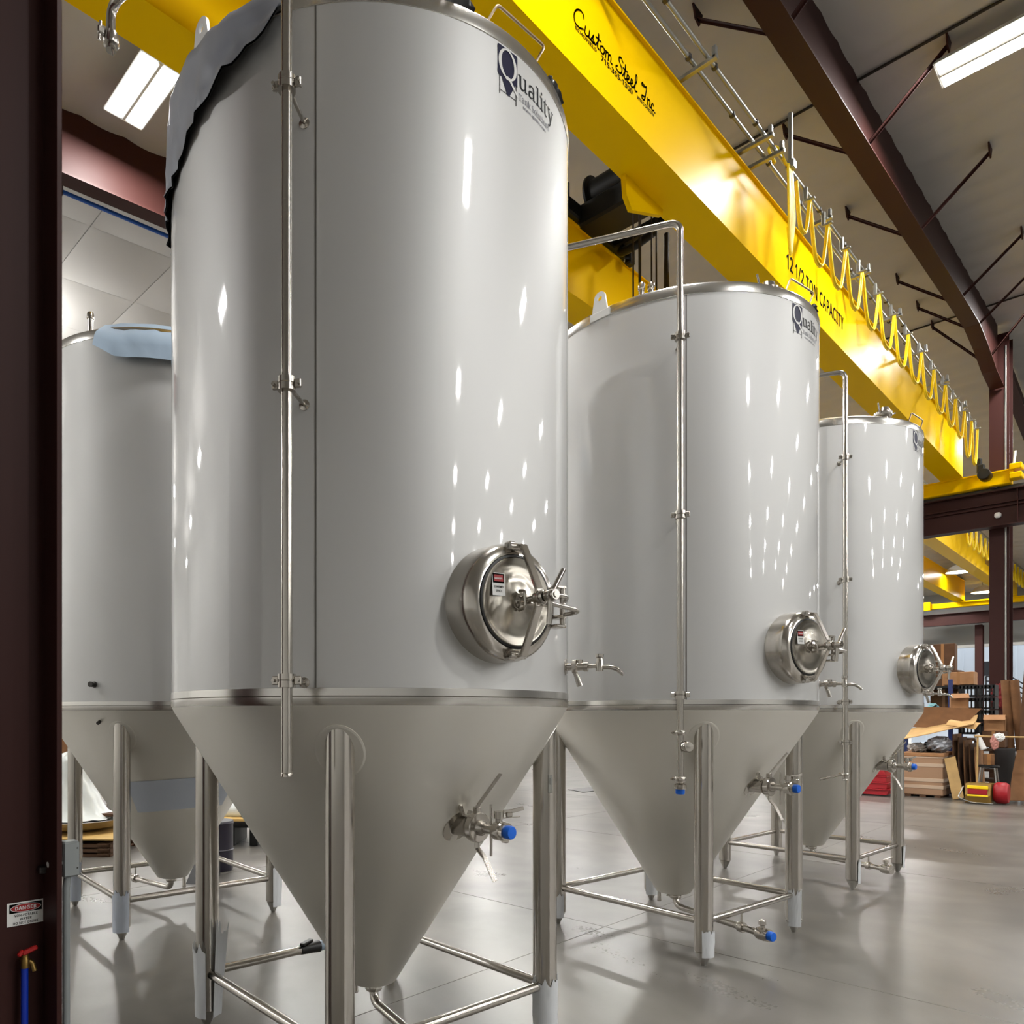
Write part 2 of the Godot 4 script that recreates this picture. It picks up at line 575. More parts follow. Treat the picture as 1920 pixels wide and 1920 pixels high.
	obj("clamp_lever", mb().tube(arc([rv + Vector3(-0.08, 0.14, 0), rv + Vector3(-0.13, 0.15, 0.0), rv + Vector3(-0.17, 0.21, 0.0)], 0.02), 0.007, 8).tube(PackedVector3Array([rv + Vector3(0.05, 0.15, 0.02), rv + Vector3(0.17, 0.19, 0.06)]), 0.008, 8), M.tube, top_valve)
	for vp in o.get("vents", []):
		obj("vent_pipe", mb().lathe(at(vp), [Vector2(0.02, 0.0), Vector2(0.02, vp_h(o) - 0.05), Vector2(0.026, vp_h(o) - 0.045), Vector2(0.026, vp_h(o) - 0.015), Vector2(0.02, vp_h(o)), Vector2(0.0, vp_h(o))], 20), M.tube, t)
	if o.get("logo", true):
		logo(t, 30.6 + off + o.get("logo_off", 0.0))
	if o.get("thermowell", false):
		var wd := dirb(-15.6)
		obj("thermowell", mb().lathe(at(wd * (R - 0.005) + Vector3.UP * 1.772, along(wd)), [Vector2(0.022, 0.0), Vector2(0.022, 0.008), Vector2(0.011, 0.012), Vector2(0.011, 0.035), Vector2(0.019, 0.037), Vector2(0.019, 0.05), Vector2(0.0, 0.05)], 16), M.dark_steel, t)
		var w2 := dirb(-15.0)
		obj("drain_stub", mb().lathe(at(w2 * (cone_r(1.52) - 0.004) + Vector3.UP * 1.52, along(w2 + Vector3.DOWN * 0.6)), [Vector2(0.012, 0.0), Vector2(0.012, 0.03), Vector2(0.0, 0.03)], 12), M.dark_steel, t)
	return t


func vp_h(o: Dictionary) -> float:
	return o.get("vent_h", 0.3)


func wrap_strip(b: float, w: float, y0: float, y1: float, r: float) -> MB:
	return wrapped(art_poly([Vector2(-w, 0), Vector2(w, 0), Vector2(w, y1 - y0), Vector2(-w, y1 - y0)]), b, y0, r)


# round reinforcing plate lying on the cone where a leg meets it
func pad_on_cone(c: Vector3) -> MB:
	var a0 := atan2(c.z, c.x)
	var hm := 0.27 + (c.length() - 0.12) * (1.59 - 0.27) / (TANK_R - 0.12)
	var rad := 0.098
	var rows := []
	var slope := atan2(TANK_R - 0.12, 1.59 - 0.27)
	for i in 5:
		var line := []
		var rr: float = [0.02, 0.06, 0.09, 0.097, 0.098][i] / 0.098 * rad
		var lift: float = [0.004, 0.004, 0.004, 0.002, -0.003][i]
		for k in 41:
			var t := TAU * k / 40.0
			var h := hm - 0.005 + sin(t) * rr * cos(slope) * 1.25
			var r := cone_r(h)
			var a := a0 + cos(t) * rr / r
			var nrm := Vector3(cos(a) * cos(slope), -sin(slope), sin(a) * cos(slope))
			line.append(Vector3(cos(a) * r, h, sin(a) * r) + nrm * lift)
		rows.append(line)
	var m := mb()
	for i in 4:
		for k in 40:
			var q := [rows[i][k], rows[i][k + 1], rows[i + 1][k + 1], rows[i + 1][k]]
			m.quad(q[0], q[1], q[2], q[3], Vector3(c.x, -0.6, c.z))
	return m


# ragged plastic film left round the foot of a leg; b0..b1 in degrees seen from the photographer's side
func film_sleeve(c: Vector3, b0: float, b1: float, y0: float, y1: float, flare: float) -> MB:
	var rng := RandomNumberGenerator.new()
	rng.seed = int(absf(c.x * 1000.0) + absf(b0) + y1 * 777.0)
	var rows := []
	var cols := 15
	var jag := []
	for j in cols:
		jag.append(rng.randf_range(-0.5, 0.5) * (y1 - y0) * 0.22)
	for i in 7:
		var line := []
		var f := i / 6.0
		for j in cols:
			var g := float(j) / (cols - 1)
			var edge := pow(absf(g - 0.5) * 2.0, 3.0)
			var y := lerpf(y0, y1 + jag[j] - flare * 0.0, f)
			var r := 0.0585 + rng.randf_range(0.0, 0.003) + flare * edge * (0.35 + 0.65 * f) + (flare * 0.35 * f * f)
			line.append(c + dirb(lerpf(b0, b1, g)) * r + Vector3.UP * y)
		rows.append(line)
	return mb().sheet(rows, 0.0012)


func lug_shape(b: float) -> MB:
	var d := dirb(b)
	var x := tanb(b)
	var xf := at(d * (TANK_R - 0.004) + Vector3.UP * (TOP_H + 0.035), Basis(x, Vector3.UP, d))
	var m := mb()
	var n := 24
	var outer := []
	for k in n + 1:
		var a := PI * k / n
		outer.append(Vector2(cos(a) * 0.042, 0.10 + sin(a) * 0.042))
	outer.push_front(Vector2(0.06, 0.0)); outer.append(Vector2(-0.06, 0.0))
	# plate with a round hole: strips from the hole to the outline
	var hole := []
	for k in 48:
		var a := TAU * k / 48.0
		hole.append(Vector2(cos(a), sin(a)) * 0.017 + Vector2(0, 0.10))
	var rim := []
	for h in hole:
		var dd: Vector2 = (h - Vector2(0, 0.10)).normalized()
		var best := 1e9
		for k in outer.size():
			var p: Vector2 = outer[k]
			var q: Vector2 = outer[(k + 1) % outer.size()]
			var hit = Geometry2D.segment_intersects_segment(Vector2(0, 0.10), Vector2(0, 0.10) + dd * 1.0, p, q)
			if hit != null:
				best = minf(best, (hit - Vector2(0, 0.10)).length())
		rim.append(Vector2(0, 0.10) + dd * best)
	for k in 48:
		var l := (k + 1) % 48
		for z: float in [0.0, 0.012]:
			m.quad(xf * v3(hole[k], z), xf * v3(rim[k], z), xf * v3(rim[l], z), xf * v3(hole[l], z), d * (z - 0.006))
		m.quad(xf * v3(rim[k], 0), xf * v3(rim[l], 0), xf * v3(rim[l], 0.012), xf * v3(rim[k], 0.012), xf.basis * v3(rim[k] - Vector2(0, 0.08), 0))
		m.quad(xf * v3(hole[k], 0), xf * v3(hole[l], 0), xf * v3(hole[l], 0.012), xf * v3(hole[k], 0.012), xf.basis * v3(Vector2(0, 0.10) - hole[k], 0))
	m.box(at(d * (TANK_R + 0.004) + Vector3.UP * (TOP_H + 0.025), Basis(x, Vector3.UP, d)), Vector3(0.15, 0.05, 0.012), 0.003)
	return m


func v3(p: Vector2, z: float) -> Vector3:
	return Vector3(p.x, p.y, z)


func manway(t: Node3D, b: float, decal: bool) -> void:
	var d := dirb(b)
	var x := tanb(b)
	var o := Vector3.UP * 1.977
	var xf := at(o, Basis(x, d, x.cross(d)))          # y of the frame is the way out of the tank
	var F := Basis(x, Vector3.UP, d)                     # x right, y up, z out
	var fr := at(o, F)
	var collar := obj("manway_collar", mb().lathe(xf, [Vector2(0.236, 0.84), Vector2(0.226, 0.925), Vector2(0.222, 0.95), Vector2(0.222, 1.0), Vector2(0.216, 1.022), Vector2(0.2, 1.04), Vector2(0.176, 1.046), Vector2(0.17, 1.036)], 72), M.polished, t)
	obj("gasket", mb().lathe(xf, [Vector2(0.171, 1.034), Vector2(0.175, 1.042), Vector2(0.173, 1.05), Vector2(0.166, 1.052), Vector2(0.163, 1.046)], 64), M.rubber, collar)
	obj("manway_door", mb().lathe(xf, [Vector2(0.166, 1.03), Vector2(0.166, 1.05), Vector2(0.162, 1.054), Vector2(0.15, 1.053), Vector2(0.13, 1.049), Vector2(0.07, 1.058), Vector2(0.025, 1.07), Vector2(0.0, 1.072)], 72), M.door, collar)
	# yoke across the door
	var yk := mb()
	var path := [Vector2(0.212, 1.035), Vector2(0.2, 1.085), Vector2(0.15, 1.11), Vector2(0.03, 1.165), Vector2(-0.03, 1.165), Vector2(-0.15, 1.11), Vector2(-0.2, 1.085), Vector2(-0.212, 1.035)]
	for i in path.size() - 1:
		var p := fr * Vector3(0, path[i].x, path[i].y)
		var q := fr * Vector3(0, path[i + 1].x, path[i + 1].y)
		var dd := (q - p).normalized()
		yk.box(at((p + q) / 2.0, Basis(x, dd, x.cross(dd))), Vector3(0.034, p.distance_to(q) + 0.008, 0.014), 0.003)
	yk.lathe(at(fr * Vector3(0, 0, 1.155), along(d)), [Vector2(0.012, 0.0), Vector2(0.024, 0.0), Vector2(0.026, 0.004), Vector2(0.026, 0.04), Vector2(0.022, 0.046), Vector2(0.01, 0.046)], 24)
	for g: float in [-1.0, 1.0]:
		yk.tube(PackedVector3Array([fr * Vector3(-0.045, 0.2 * g, 1.06), fr * Vector3(0.03, 0.2 * g, 1.06)]), 0.013, 16)
		yk.box(at(fr * Vector3(-0.03, 0.205 * g, 1.045), F), Vector3(0.03, 0.03, 0.035), 0.005)
	obj("yoke_arm", yk, M.polished, collar)
	# screw spindle with its cross handle
	var sp := mb()
	sp.tube(PackedVector3Array([fr * Vector3(0, 0, 1.068), fr * Vector3(0, 0, 1.255)]), 0.011, 16)
	sp.lathe(at(fr * Vector3(0, 0, 1.068), along(d)), [Vector2(0.03, 0.0), Vector2(0.03, 0.008), Vector2(0.018, 0.014), Vector2(0.016, 0.03), Vector2(0.011, 0.032)], 24)
	sp.lathe(at(fr * Vector3(0, 0, 1.205), along(d)), [Vector2(0.0, 0.0), Vector2(0.019, 0.0), Vector2(0.021, 0.004), Vector2(0.021, 0.04), Vector2(0.018, 0.046), Vector2(0.0, 0.046)], 20)
	sp.tube(PackedVector3Array([fr * Vector3(0.0, 0.0, 1.225), fr * Vector3(0.055, 0.095, 1.232)]), 0.0095, 14)
	sp.tube(PackedVector3Array([fr * Vector3(0.0, 0.0, 1.225), fr * Vector3(-0.004, -0.1, 1.22)]), 0.0095, 14)
	obj("screw_handle", sp, M.polished, collar)
	# lift lugs on the door
	var lg := mb()
	lg.tube(arc([fr * Vector3(-0.012, 0.035, 1.075), fr * Vector3(-0.014, 0.03, 1.11), fr * Vector3(-0.014, -0.03, 1.11), fr * Vector3(-0.012, -0.035, 1.075)], 0.012), 0.006, 10)
	lg.tube(PackedVector3Array([fr * Vector3(-0.03, -0.012, 1.1), fr * Vector3(0.08, -0.014, 1.13)]), 0.009, 12)
	obj("door_bracket", lg, M.polished, collar)
	# hinge at the right
	var hg := mb()
	hg.tube(PackedVector3Array([fr * Vector3(0.235, -0.08, 1.05), fr * Vector3(0.235, 0.08, 1.05)]), 0.011, 16)
	for g: float in [-0.075, -0.04, 0.04, 0.075]:
		hg.box(at(fr * Vector3(0.225, g, 1.03), F), Vector3(0.05, 0.014, 0.06), 0.004)
	hg.tube(arc([fr * Vector3(0.02, -0.02, 1.19), fr * Vector3(0.2, -0.025, 1.15), fr * Vector3(0.26, -0.025, 1.11), fr * Vector3(0.24, -0.03, 1.06)], 0.03), 0.009, 12)
	hg.tube(arc([fr * Vector3(0.02, 0.015, 1.19), fr * Vector3(0.17, 0.02, 1.14), fr * Vector3(0.23, 0.02, 1.07)], 0.03), 0.008, 12)
	obj("hinge", hg, M.polished, collar)
	if decal:
		var k := at(fr * Vector3(-0.095, 0.055, 1.0575), F * Basis(Vector3.RIGHT, -0.07) * Basis(Vector3.UP, -0.09))
		var white := mb().add(art_poly([Vector2(-0.028, -0.042), Vector2(0.028, -0.042), Vector2(0.028, 0.042), Vector2(-0.028, 0.042)]), k)
		var black := mb().add(art_poly([Vector2(-0.025, 0.004), Vector2(0.025, 0.004), Vector2(0.025, 0.039), Vector2(-0.025, 0.039)], 0.0006), k)
		var red := mb().add(art_poly([Vector2(-0.02, 0.01), Vector2(0.02, 0.01), Vector2(0.02, 0.034), Vector2(-0.02, 0.034)], 0.0011), k)
		var w2 := mb().add(lettering("DANGER", 0.034, "Droid Sans", true), k * at(Vector3(-0.017, 0.018, 0.0016)))
		black.add(lettering("CONFINED", 0.04, "Droid Sans", true, 0.0085), k * at(Vector3(-0.02, -0.014, 0.0008)))
		black.add(lettering("SPACE", 0.027, "Droid Sans", true, 0.0085), k * at(Vector3(-0.0135, -0.029, 0.0008)))
		white.add(w2)
		obj_of("warning_decal", [[white, M.white_paint], [black, M.black_print], [red, M.red_print]], collar)


func sample_valve(t: Node3D, b: float) -> void:
	var d := dirb(b)
	var x := tanb(b)
	var o := Vector3.UP * 1.772 + d * (TANK_R - 0.003)
	var F := Basis(x, Vector3.UP, d)
	var fr := at(o, F)
	var m := mb()
	m.lathe(at(o, along(d)), [Vector2(0.036, 0.0), Vector2(0.036, 0.006), Vector2(0.018, 0.01), Vector2(0.016, 0.03), Vector2(0.03, 0.033), Vector2(0.032, 0.05), Vector2(0.02, 0.055), Vector2(0.018, 0.08), Vector2(0.022, 0.082), Vector2(0.022, 0.1), Vector2(0.01, 0.104), Vector2(0.009, 0.14), Vector2(0.0, 0.14)], 24)
	var sv := obj("sample_valve", m, M.polished, t)
	obj("wing_nut", mb().tube(PackedVector3Array([fr * Vector3(0, -0.025, 0.045), fr * Vector3(0.01, -0.085, 0.065)]), 0.01, 10, true, 0.014).lathe(at(fr * Vector3(0, 0.0, 0.065), F), [Vector2(0.0, 0.01), Vector2(0.013, 0.012), Vector2(0.014, 0.03), Vector2(0.0, 0.032)], 16), M.polished, sv)
	obj("valve_stem", mb().lathe(at(fr * Vector3(0, 0, 0.15)), [Vector2(0.0, -0.024), Vector2(0.016, -0.022), Vector2(0.017, 0.02), Vector2(0.013, 0.03), Vector2(0.013, 0.036), Vector2(0.018, 0.04), Vector2(0.018, 0.052), Vector2(0.0, 0.054)], 18), M.polished, sv)
	obj("spout", mb().tube(arc([fr * Vector3(0, -0.005, 0.155), fr * Vector3(0, -0.006, 0.215), fr * Vector3(0, -0.04, 0.25)], 0.03), 0.0105, 14, true, 0.0085), M.polished, sv)


func racking_valve(t: Node3D, b: float) -> void:
	var d := dirb(b)
	var x := tanb(b)
	var h := 1.095
	var o := Vector3.UP * h + d * (cone_r(h) - 0.02)
	var F := Basis(x, Vector3.UP, d)
	var fr := at(o, F)
	var port := obj("racking_port", mb().lathe(at(o, along(d)), [Vector2(0.047, -0.05), Vector2(0.047, 0.09), Vector2(0.056, 0.094), Vector2(0.058, 0.102), Vector2(0.05, 0.106), Vector2(0.04, 0.106)], 36).lathe(at(o + Vector3.DOWN * 0.004 + d * 0.012, along(d + Vector3.DOWN * 0.62)), [Vector2(0.085, -0.012), Vector2(0.083, 0.004), Vector2(0.05, 0.004)], 40), M.tube, t)
	var bv := mb().lathe(at(fr * Vector3(0, 0, 0.106), along(d)), [Vector2(0.03, 0.0), Vector2(0.058, 0.0), Vector2(0.062, 0.004), Vector2(0.062, 0.03), Vector2(0.058, 0.034), Vector2(0.022, 0.036)], 36)
	bv.box(at(fr * Vector3(0.0, 0.07, 0.12), F), Vector3(0.024, 0.03, 0.03), 0.004)
	bv.box(at(fr * Vector3(-0.045, 0.07, 0.075), F * Basis(Vector3.BACK, 0.35)), Vector3(0.016, 0.05, 0.02), 0.004)
	obj("butterfly_valve", bv, M.polished, port)
	var lv := mb()
	flat_bar(lv, [fr * Vector3(-0.01, 0.075, 0.125), fr * Vector3(-0.006, 0.1, 0.14), fr * Vector3(0.03, 0.225, 0.225)], x, 0.022, 0.005)
	obj("valve_lever", lv, M.polished, port)
	lv = mb()
	flat_bar(lv, [fr * Vector3(0.0, -0.055, 0.118), fr * Vector3(0.0, -0.085, 0.122), fr * Vector3(0.018, -0.125, 0.15), fr * Vector3(0.035, -0.215, 0.19)], (x + d * 0.4).normalized(), 0.022, 0.005)
	obj("valve_lever", lv, M.polished, port)
	obj("outlet_tube", mb().tube(PackedVector3Array([fr * Vector3(0, 0, 0.13), fr * Vector3(0, 0, 0.235)]), 0.02, 18).lathe(at(fr * Vector3(0, 0, 0.13), along(d)), [Vector2(0.034, 0.0), Vector2(0.032, 0.02), Vector2(0.02, 0.035)], 24), M.tube, port)
	obj("clamp_rod", mb().tube(PackedVector3Array([fr * Vector3(0.012, 0.1, 0.19), fr * Vector3(0.012, -0.11, 0.19)]), 0.0055, 10), M.polished, port)
	var ev := mb().lathe(at(fr * Vector3(0, 0, 0.225), along(d)), [Vector2(0.02, 0.0), Vector2(0.036, 0.004), Vector2(0.038, 0.012), Vector2(0.038, 0.04), Vector2(0.03, 0.046), Vector2(0.036, 0.05), Vector2(0.036, 0.066), Vector2(0.0, 0.068)], 28)
	ev.lathe(at(fr * Vector3(0, 0.035, 0.245)), [Vector2(0.014, 0.0), Vector2(0.014, 0.012), Vector2(0.02, 0.014), Vector2(0.02, 0.044), Vector2(0.0, 0.046)], 6)
	ev.box(at(fr * Vector3(0.02, -0.04, 0.26), F), Vector3(0.02, 0.016, 0.03), 0.004)
	obj("end_valve", ev, M.polished, port)
	var l2 := mb()
	flat_bar(l2, [fr * Vector3(0.02, 0.074, 0.25), fr * Vector3(0.06, 0.076, 0.262), fr * Vector3(0.105, 0.086, 0.28)], Vector3.UP, 0.016, 0.004)
	obj("valve_lever", l2, M.polished, port)
	obj("lever_spring", mb().tube(PackedVector3Array([fr * Vector3(0.02, 0.05, 0.25), fr * Vector3(0.095, 0.052, 0.272)]), 0.0025, 6), M.polished, port)
	l2 = mb()
	l2.box(at(fr * Vector3(0.045, 0.063, 0.258), F), Vector3(0.03, 0.02, 0.016), 0.003)
	obj("lever_grip", l2, M.polished, port)
	obj("blue_cap", mb().lathe(at(fr * Vector3(0, 0, 0.29), along(d)), [Vector2(0.027, 0.0), Vector2(0.027, 0.022), Vector2(0.024, 0.027), Vector2(0.0, 0.028)], 28), M.blue_cap, port)


func flat_bar(m: MB, pts: Array, wide: Vector3, w: float, th: float) -> void:
	for i in pts.size() - 1:
		var p: Vector3 = pts[i]
		var q: Vector3 = pts[i + 1]
		var dd := (q - p).normalized()
		var x := (wide - dd * wide.dot(dd)).normalized()
		m.box(at((p + q) / 2.0, Basis(x, dd, x.cross(dd))), Vector3(w, p.distance_to(q) + th * 0.6, th), 0.0012)


func drain(t: Node3D, b: float, cap: bool, post: bool) -> void:
	var d := dirb(b)
	var x := tanb(b)
	var m := mb()
	var h := 0.165
	m.tube(arc([Vector3.UP * 0.265 + d * 0.02, Vector3.UP * h + d * 0.02, Vector3.UP * (h - 0.01) + d * 0.74], 0.07), 0.0225, 20)
	m.lathe(at(Vector3.UP * 0.235 + d * 0.02), [Vector2(0.022, 0.0), Vector2(0.034, 0.002), Vector2(0.036, 0.012), Vector2(0.034, 0.026), Vector2(0.022, 0.028)], 24)
	var pipe := obj("drain_pipe", m, M.tube, t)
	obj("drain_clamp", clamp_ring(Vector3.UP * 0.235 + d * 0.02, Vector3.UP, 0.026), M.polished, pipe)
	if post:
		obj("support_hanger", mb().tube(PackedVector3Array([Vector3.UP * 0.27 + d * 0.6, Vector3.UP * 0.15 + d * 0.6]), 0.007, 10).lathe(at(Vector3.UP * 0.157 + d * 0.58, along(d)), [Vector2(0.022, 0.0), Vector2(0.033, 0.0), Vector2(0.035, 0.006), Vector2(0.035, 0.034), Vector2(0.033, 0.04), Vector2(0.022, 0.04)], 20), M.polished, pipe)
	var e := Vector3.UP * (h - 0.01) + d * 0.74
	var ev := mb().lathe(at(e, along(d)), [Vector2(0.023, -0.02), Vector2(0.036, -0.016), Vector2(0.042, 0.0), Vector2(0.042, 0.04), Vector2(0.034, 0.05), Vector2(0.04, 0.055), Vector2(0.04, 0.075), Vector2(0.0, 0.077)], 28)
	ev.lathe(at(e + d * 0.02 + Vector3.UP * 0.035), [Vector2(0.016, 0.0), Vector2(0.016, 0.02), Vector2(0.024, 0.025), Vector2(0.022, 0.05), Vector2(0.0, 0.062)], 16)
	obj("drain_valve", ev, M.polished, pipe)
	if cap:
		obj("blue_cap", mb().lathe(at(e + d * 0.075, along(d)), [Vector2(0.031, 0.0), Vector2(0.031, 0.022), Vector2(0.027, 0.028), Vector2(0.0, 0.029)], 28), M.blue_cap, pipe)
	else:
		obj("valve_lever", mb().tube(PackedVector3Array([e + Vector3.UP * 0.09 + d * 0.02, e + Vector3.UP * 0.1 + d * 0.02 + x * 0.09]), 0.006, 8), M.polished, pipe)
	obj("cone_stub", mb().lathe(at(-d * 0.09 - x * 0.05 + Vector3.UP * 0.18), [Vector2(0.0, 0.0), Vector2(0.014, 0.0), Vector2(0.016, 0.006), Vector2(0.014, 0.012), Vector2(0.012, 0.09)], 12), M.tube, pipe)


func logo(t: Node3D, b: float) -> void:
	var r := TANK_R + 0.0014
	var y0 := 3.955
	# navy block with a cut-off lower left, the tank under it and its stand
	var navy := art_poly([Vector2(0.0, 0.072), Vector2(0.010, 0.062), Vector2(0.106, 0.062), Vector2(0.106, 0.178), Vector2(0.1, 0.182), Vector2(0.004, 0.182), Vector2(0.0, 0.178)])
	navy.add(art_poly([Vector2(0.02, 0.062), Vector2(0.09, 0.062), Vector2(0.092, 0.058), Vector2(0.062, 0.004), Vector2(0.05, 0.004)]))
	var line := art_line([Vector2(0.011, 0.062), Vector2(0.011, -0.004)], 0.004)
	line.add(art_line([Vector2(0.099, 0.062), Vector2(0.099, -0.012)], 0.004))
	line.add(art_line([Vector2(0.011, 0.009), Vector2(0.099, 0.006)], 0.003))
	var lt := lettering("uality", 0.265, "Droid Serif")
	line.add(lt, at(Vector3(0.112, 0.045, 0)))
	var mark := obj("logo", wrapped(navy, b, y0, r), M.navy, t)
	var q := ellipse_ring(Vector2(0.053, 0.122), Vector2(0.049, 0.058), Vector2(0.034, 0.052), 0.0009, 0.1)
	q.add(art_poly([Vector2(0.036, 0.07), Vector2(0.042, 0.062), Vector2(0.06, 0.062), Vector2(0.104, 0.022), Vector2(0.112, 0.026), Vector2(0.066, 0.074), Vector2(0.05, 0.076)], 0.0009))
	obj("logo_initial", wrapped(q, b, y0, r), M.white_paint, mark)
	obj("logo_lettering", wrapped(line, b, y0, r), M.ink, mark)
	var small := lettering("Tank Solutions", 0.22, "Droid Serif", false, 0.028)
	obj("logo_small_lettering", wrapped(mb().add(small, at(Vector3(0.115, 0.02, 0))).add(lettering("www.qtsfix.com", 0.165, "Droid Serif", true, 0.017), at(Vector3(0.14, -0.006, 0))), b, y0, r), M.grey_print, mark)


# ------------------------------------------------------------------ building
func ceil_h(u: float) -> float:
	return 9.45 + 0.05 * u if u < 21.6 else 10.53 - 0.115 * (u - 21.6)


func rafter_bottom(u: float) -> float:
	return 8.5 + 0.052 * u - 0.55 * smoothstep(18.3, 21.4, u)


# a bent plate (flange) that follows points in the u-h plane, w wide across v
func flange(m: MB, pts: Array, v: float, w: float, th: float) -> void:
	for i in pts.size() - 1:
		var p := P(pts[i].x, pts[i].y, v)
		var q := P(pts[i + 1].x, pts[i + 1].y, v)
		var d := (q - p).normalized()
		m.box(at((p + q) / 2.0, Basis(d, Vector3.BACK.cross(d), Vector3.BACK)), Vector3(p.distance_to(q) + 0.004, th, w), 0.0)


func frame_line(v: float, n: int, label: String) -> void:
	var root := Node3D.new()
	root.name = "beam_rafter" if n == 0 else "beam_rafter_%03d" % n
	add_child(root)
	root.set_meta("kind", "structure")
	root.set_meta("label", label)
	var lo := []
	var hi := []
	for k in 23:
		var u := 0.3 + (21.4 - 0.3) * k / 22.0
		lo.append(Vector2(u, rafter_bottom(u)))
		hi.append(Vector2(u, ceil_h(u) + 0.02))
	var poly := PackedVector2Array(lo)
	var back := hi.duplicate()
	back.reverse()
	poly.append_array(PackedVector2Array(back))
	obj("web", mb().prism(poly, 0.016, at(Vector3(0, 0, -v - 0.008))), M.brown, root)
	var m := mb()
	flange(m, lo, v, 0.26, 0.02)
	obj("bottom_flange", m, M.brown, root)
	m = mb()
	flange(m, hi, v, 0.26, 0.02)
	obj("top_flange", m, M.brown, root)
	for u: float in [5.6, 8.35, 11.1, 13.9, 17.0, 18.6, 19.9]:
		for s: float in [-1.0, 1.0]:
			if u < 8.0 and n == 0:
				continue
			var a := P(u, rafter_bottom(u) + 0.03, v + s * 0.1)
			var b := P(u + 0.05, ceil_h(u) - 0.13, v + s * 0.95)
			var d := (b - a).normalized()
			var x := Vector3.RIGHT
			var br := mb().box(at((a + b) / 2.0, Basis(x, d, x.cross(d))), Vector3(0.055, a.distance_to(b), 0.006)).box(at((a + b) / 2.0 + x * 0.027, Basis(x, d, x.cross(d))), Vector3(0.006, a.distance_to(b), 0.05))
			br.prism(PackedVector2Array([Vector2(-0.11, 0.1), Vector2(0.13, 0.1), Vector2(0.05, -0.07), Vector2(-0.05, -0.04)]), 0.02, at(b))
			obj("flange_brace", br, M.brown, root)
	# bay two, sloping down
	m = mb()
	var pts := []
	for k in 13:
		var u := 21.8 + (45.2 - 21.8) * k / 12.0
		pts.append(Vector2(u, ceil_h(u) - 0.75))
	flange(m, pts, v, 0.26, 0.02)
	for k in 12:
		var p: Vector2 = pts[k]; var q: Vector2 = pts[k + 1]
		m.quad(P(p.x, p.y, v), P(q.x, q.y, v), P(q.x, ceil_h(q.x) - 0.05, v), P(p.x, ceil_h(p.x) - 0.05, v), Vector3.BACK)
	obj("second_bay_rafter", m, M.brown, root)


func column_at(u: float, v: float, top: float, called: String, label: String, deep := 0.5, wide := 0.34) -> Node3D:
	var root := Node3D.new()
	root.name = numbered(called)
	add_child(root)
	root.set_meta("kind", "structure")
	root.set_meta("label", label)
	root.position = P(u, 0, v)
	obj("web", mb().bx(Vector3(0, top / 2.0, 0), Vector3(deep, top, 0.014)), M.brown, root)
	for s: float in [-1.0, 1.0]:
		obj("flange", mb().bx(Vector3(s * deep / 2.0, top / 2.0, 0), Vector3(0.018, top, wide), 0.003), M.brown, root)
	obj("base_plate", mb().bx(Vector3(0, 0.012, 0), Vector3(deep + 0.1, 0.024, wide + 0.06), 0.003), M.brown, root)
	return root


func i_beam(m: MB, a: Vector3, b: Vector3, hgt: float, w: float) -> void:
	var d := (b - a).normalized()
	var x := Vector3.UP.cross(d).normalized()
	var F := Basis(x, Vector3.UP, d)
	var L := a.distance_to(b)
	var c := (a + b) / 2.0
	m.box(at(c, F), Vector3(0.016, hgt, L))
	m.box(at(c + Vector3.UP * (hgt / 2.0 - 0.01), F), Vector3(w, 0.024, L))
	m.box(at(c - Vector3.UP * (hgt / 2.0 - 0.01), F), Vector3(w, 0.024, L))


func make_light(called_label: String, u: float, v: float, group: String, lit: float, up := 0.0) -> Node3D:
	var h := ceil_h(u) - 0.3 - (0.9 if up > 0.0 else 0.0)
	var t := thing("ceiling_light", called_label, "light", P(u, h, v), 0.0, group)
	var hs := mb()
	hs.prism(PackedVector2Array([Vector2(-0.26, 0.0), Vector2(0.26, 0.0), Vector2(0.24, 0.05), Vector2(0.08, 0.09), Vector2(-0.08, 0.09), Vector2(-0.24, 0.05)]), 1.14, at(Vector3(0, 0, -0.57)))
	obj("housing", hs, M.white_steel, t)
	obj("spine", mb().prism(PackedVector2Array([Vector2(-0.03, -0.001), Vector2(0.03, -0.001), Vector2(0.014, -0.02), Vector2(-0.014, -0.02)]), 1.1, at(Vector3(0, 0, -0.55))), M.white_steel, t)
	for s: float in [-1.0, 1.0]:
		obj("lamp_panel", mb().bx(Vector3(s * 0.138, -0.006, 0), Vector3(0.205, 0.01, 1.1), 0.003), M.glow, t)
		obj("end_cap", mb().bx(Vector3(0, 0.02, s * 0.575), Vector3(0.5, 0.05, 0.012), 0.002), M.white_steel, t)
		obj("hanger_wire", mb().tube(PackedVector3Array([Vector3(0, 0.08, s * 0.45), Vector3(0, 0.3 + (0.9 if up > 0.0 else 0.0), s * 0.45)]), 0.005, 6), M.dark_steel, t)
	var l := AreaLight3D.new()
	l.name = "lamp_glow"
	l.area_size = Vector2(0.5, 1.1)
	l.light_energy = lit
	l.light_color = Color(1.0, 0.995, 0.985)
	l.shadow_enabled = true
	l.rotation_degrees.x = -90.0
	l.position = Vector3(0, -0.024, 0)
	t.add_child(l, true)
	if up > 0.0:
		obj("lamp_upper_panel", mb().bx(Vector3(0, 0.096, 0), Vector3(0.14, 0.008, 1.0), 0.002), M.glow, t)
		var w := AreaLight3D.new()
		w.name = "lamp_upglow"
		w.area_size = Vector2(0.14, 1.0)
		w.light_energy = up
		w.light_color = l.light_color
		w.shadow_enabled = true
		w.rotation_degrees.x = 90.0
		w.position = Vector3(0, 0.108, 0)
		t.add_child(w, true)
	return t


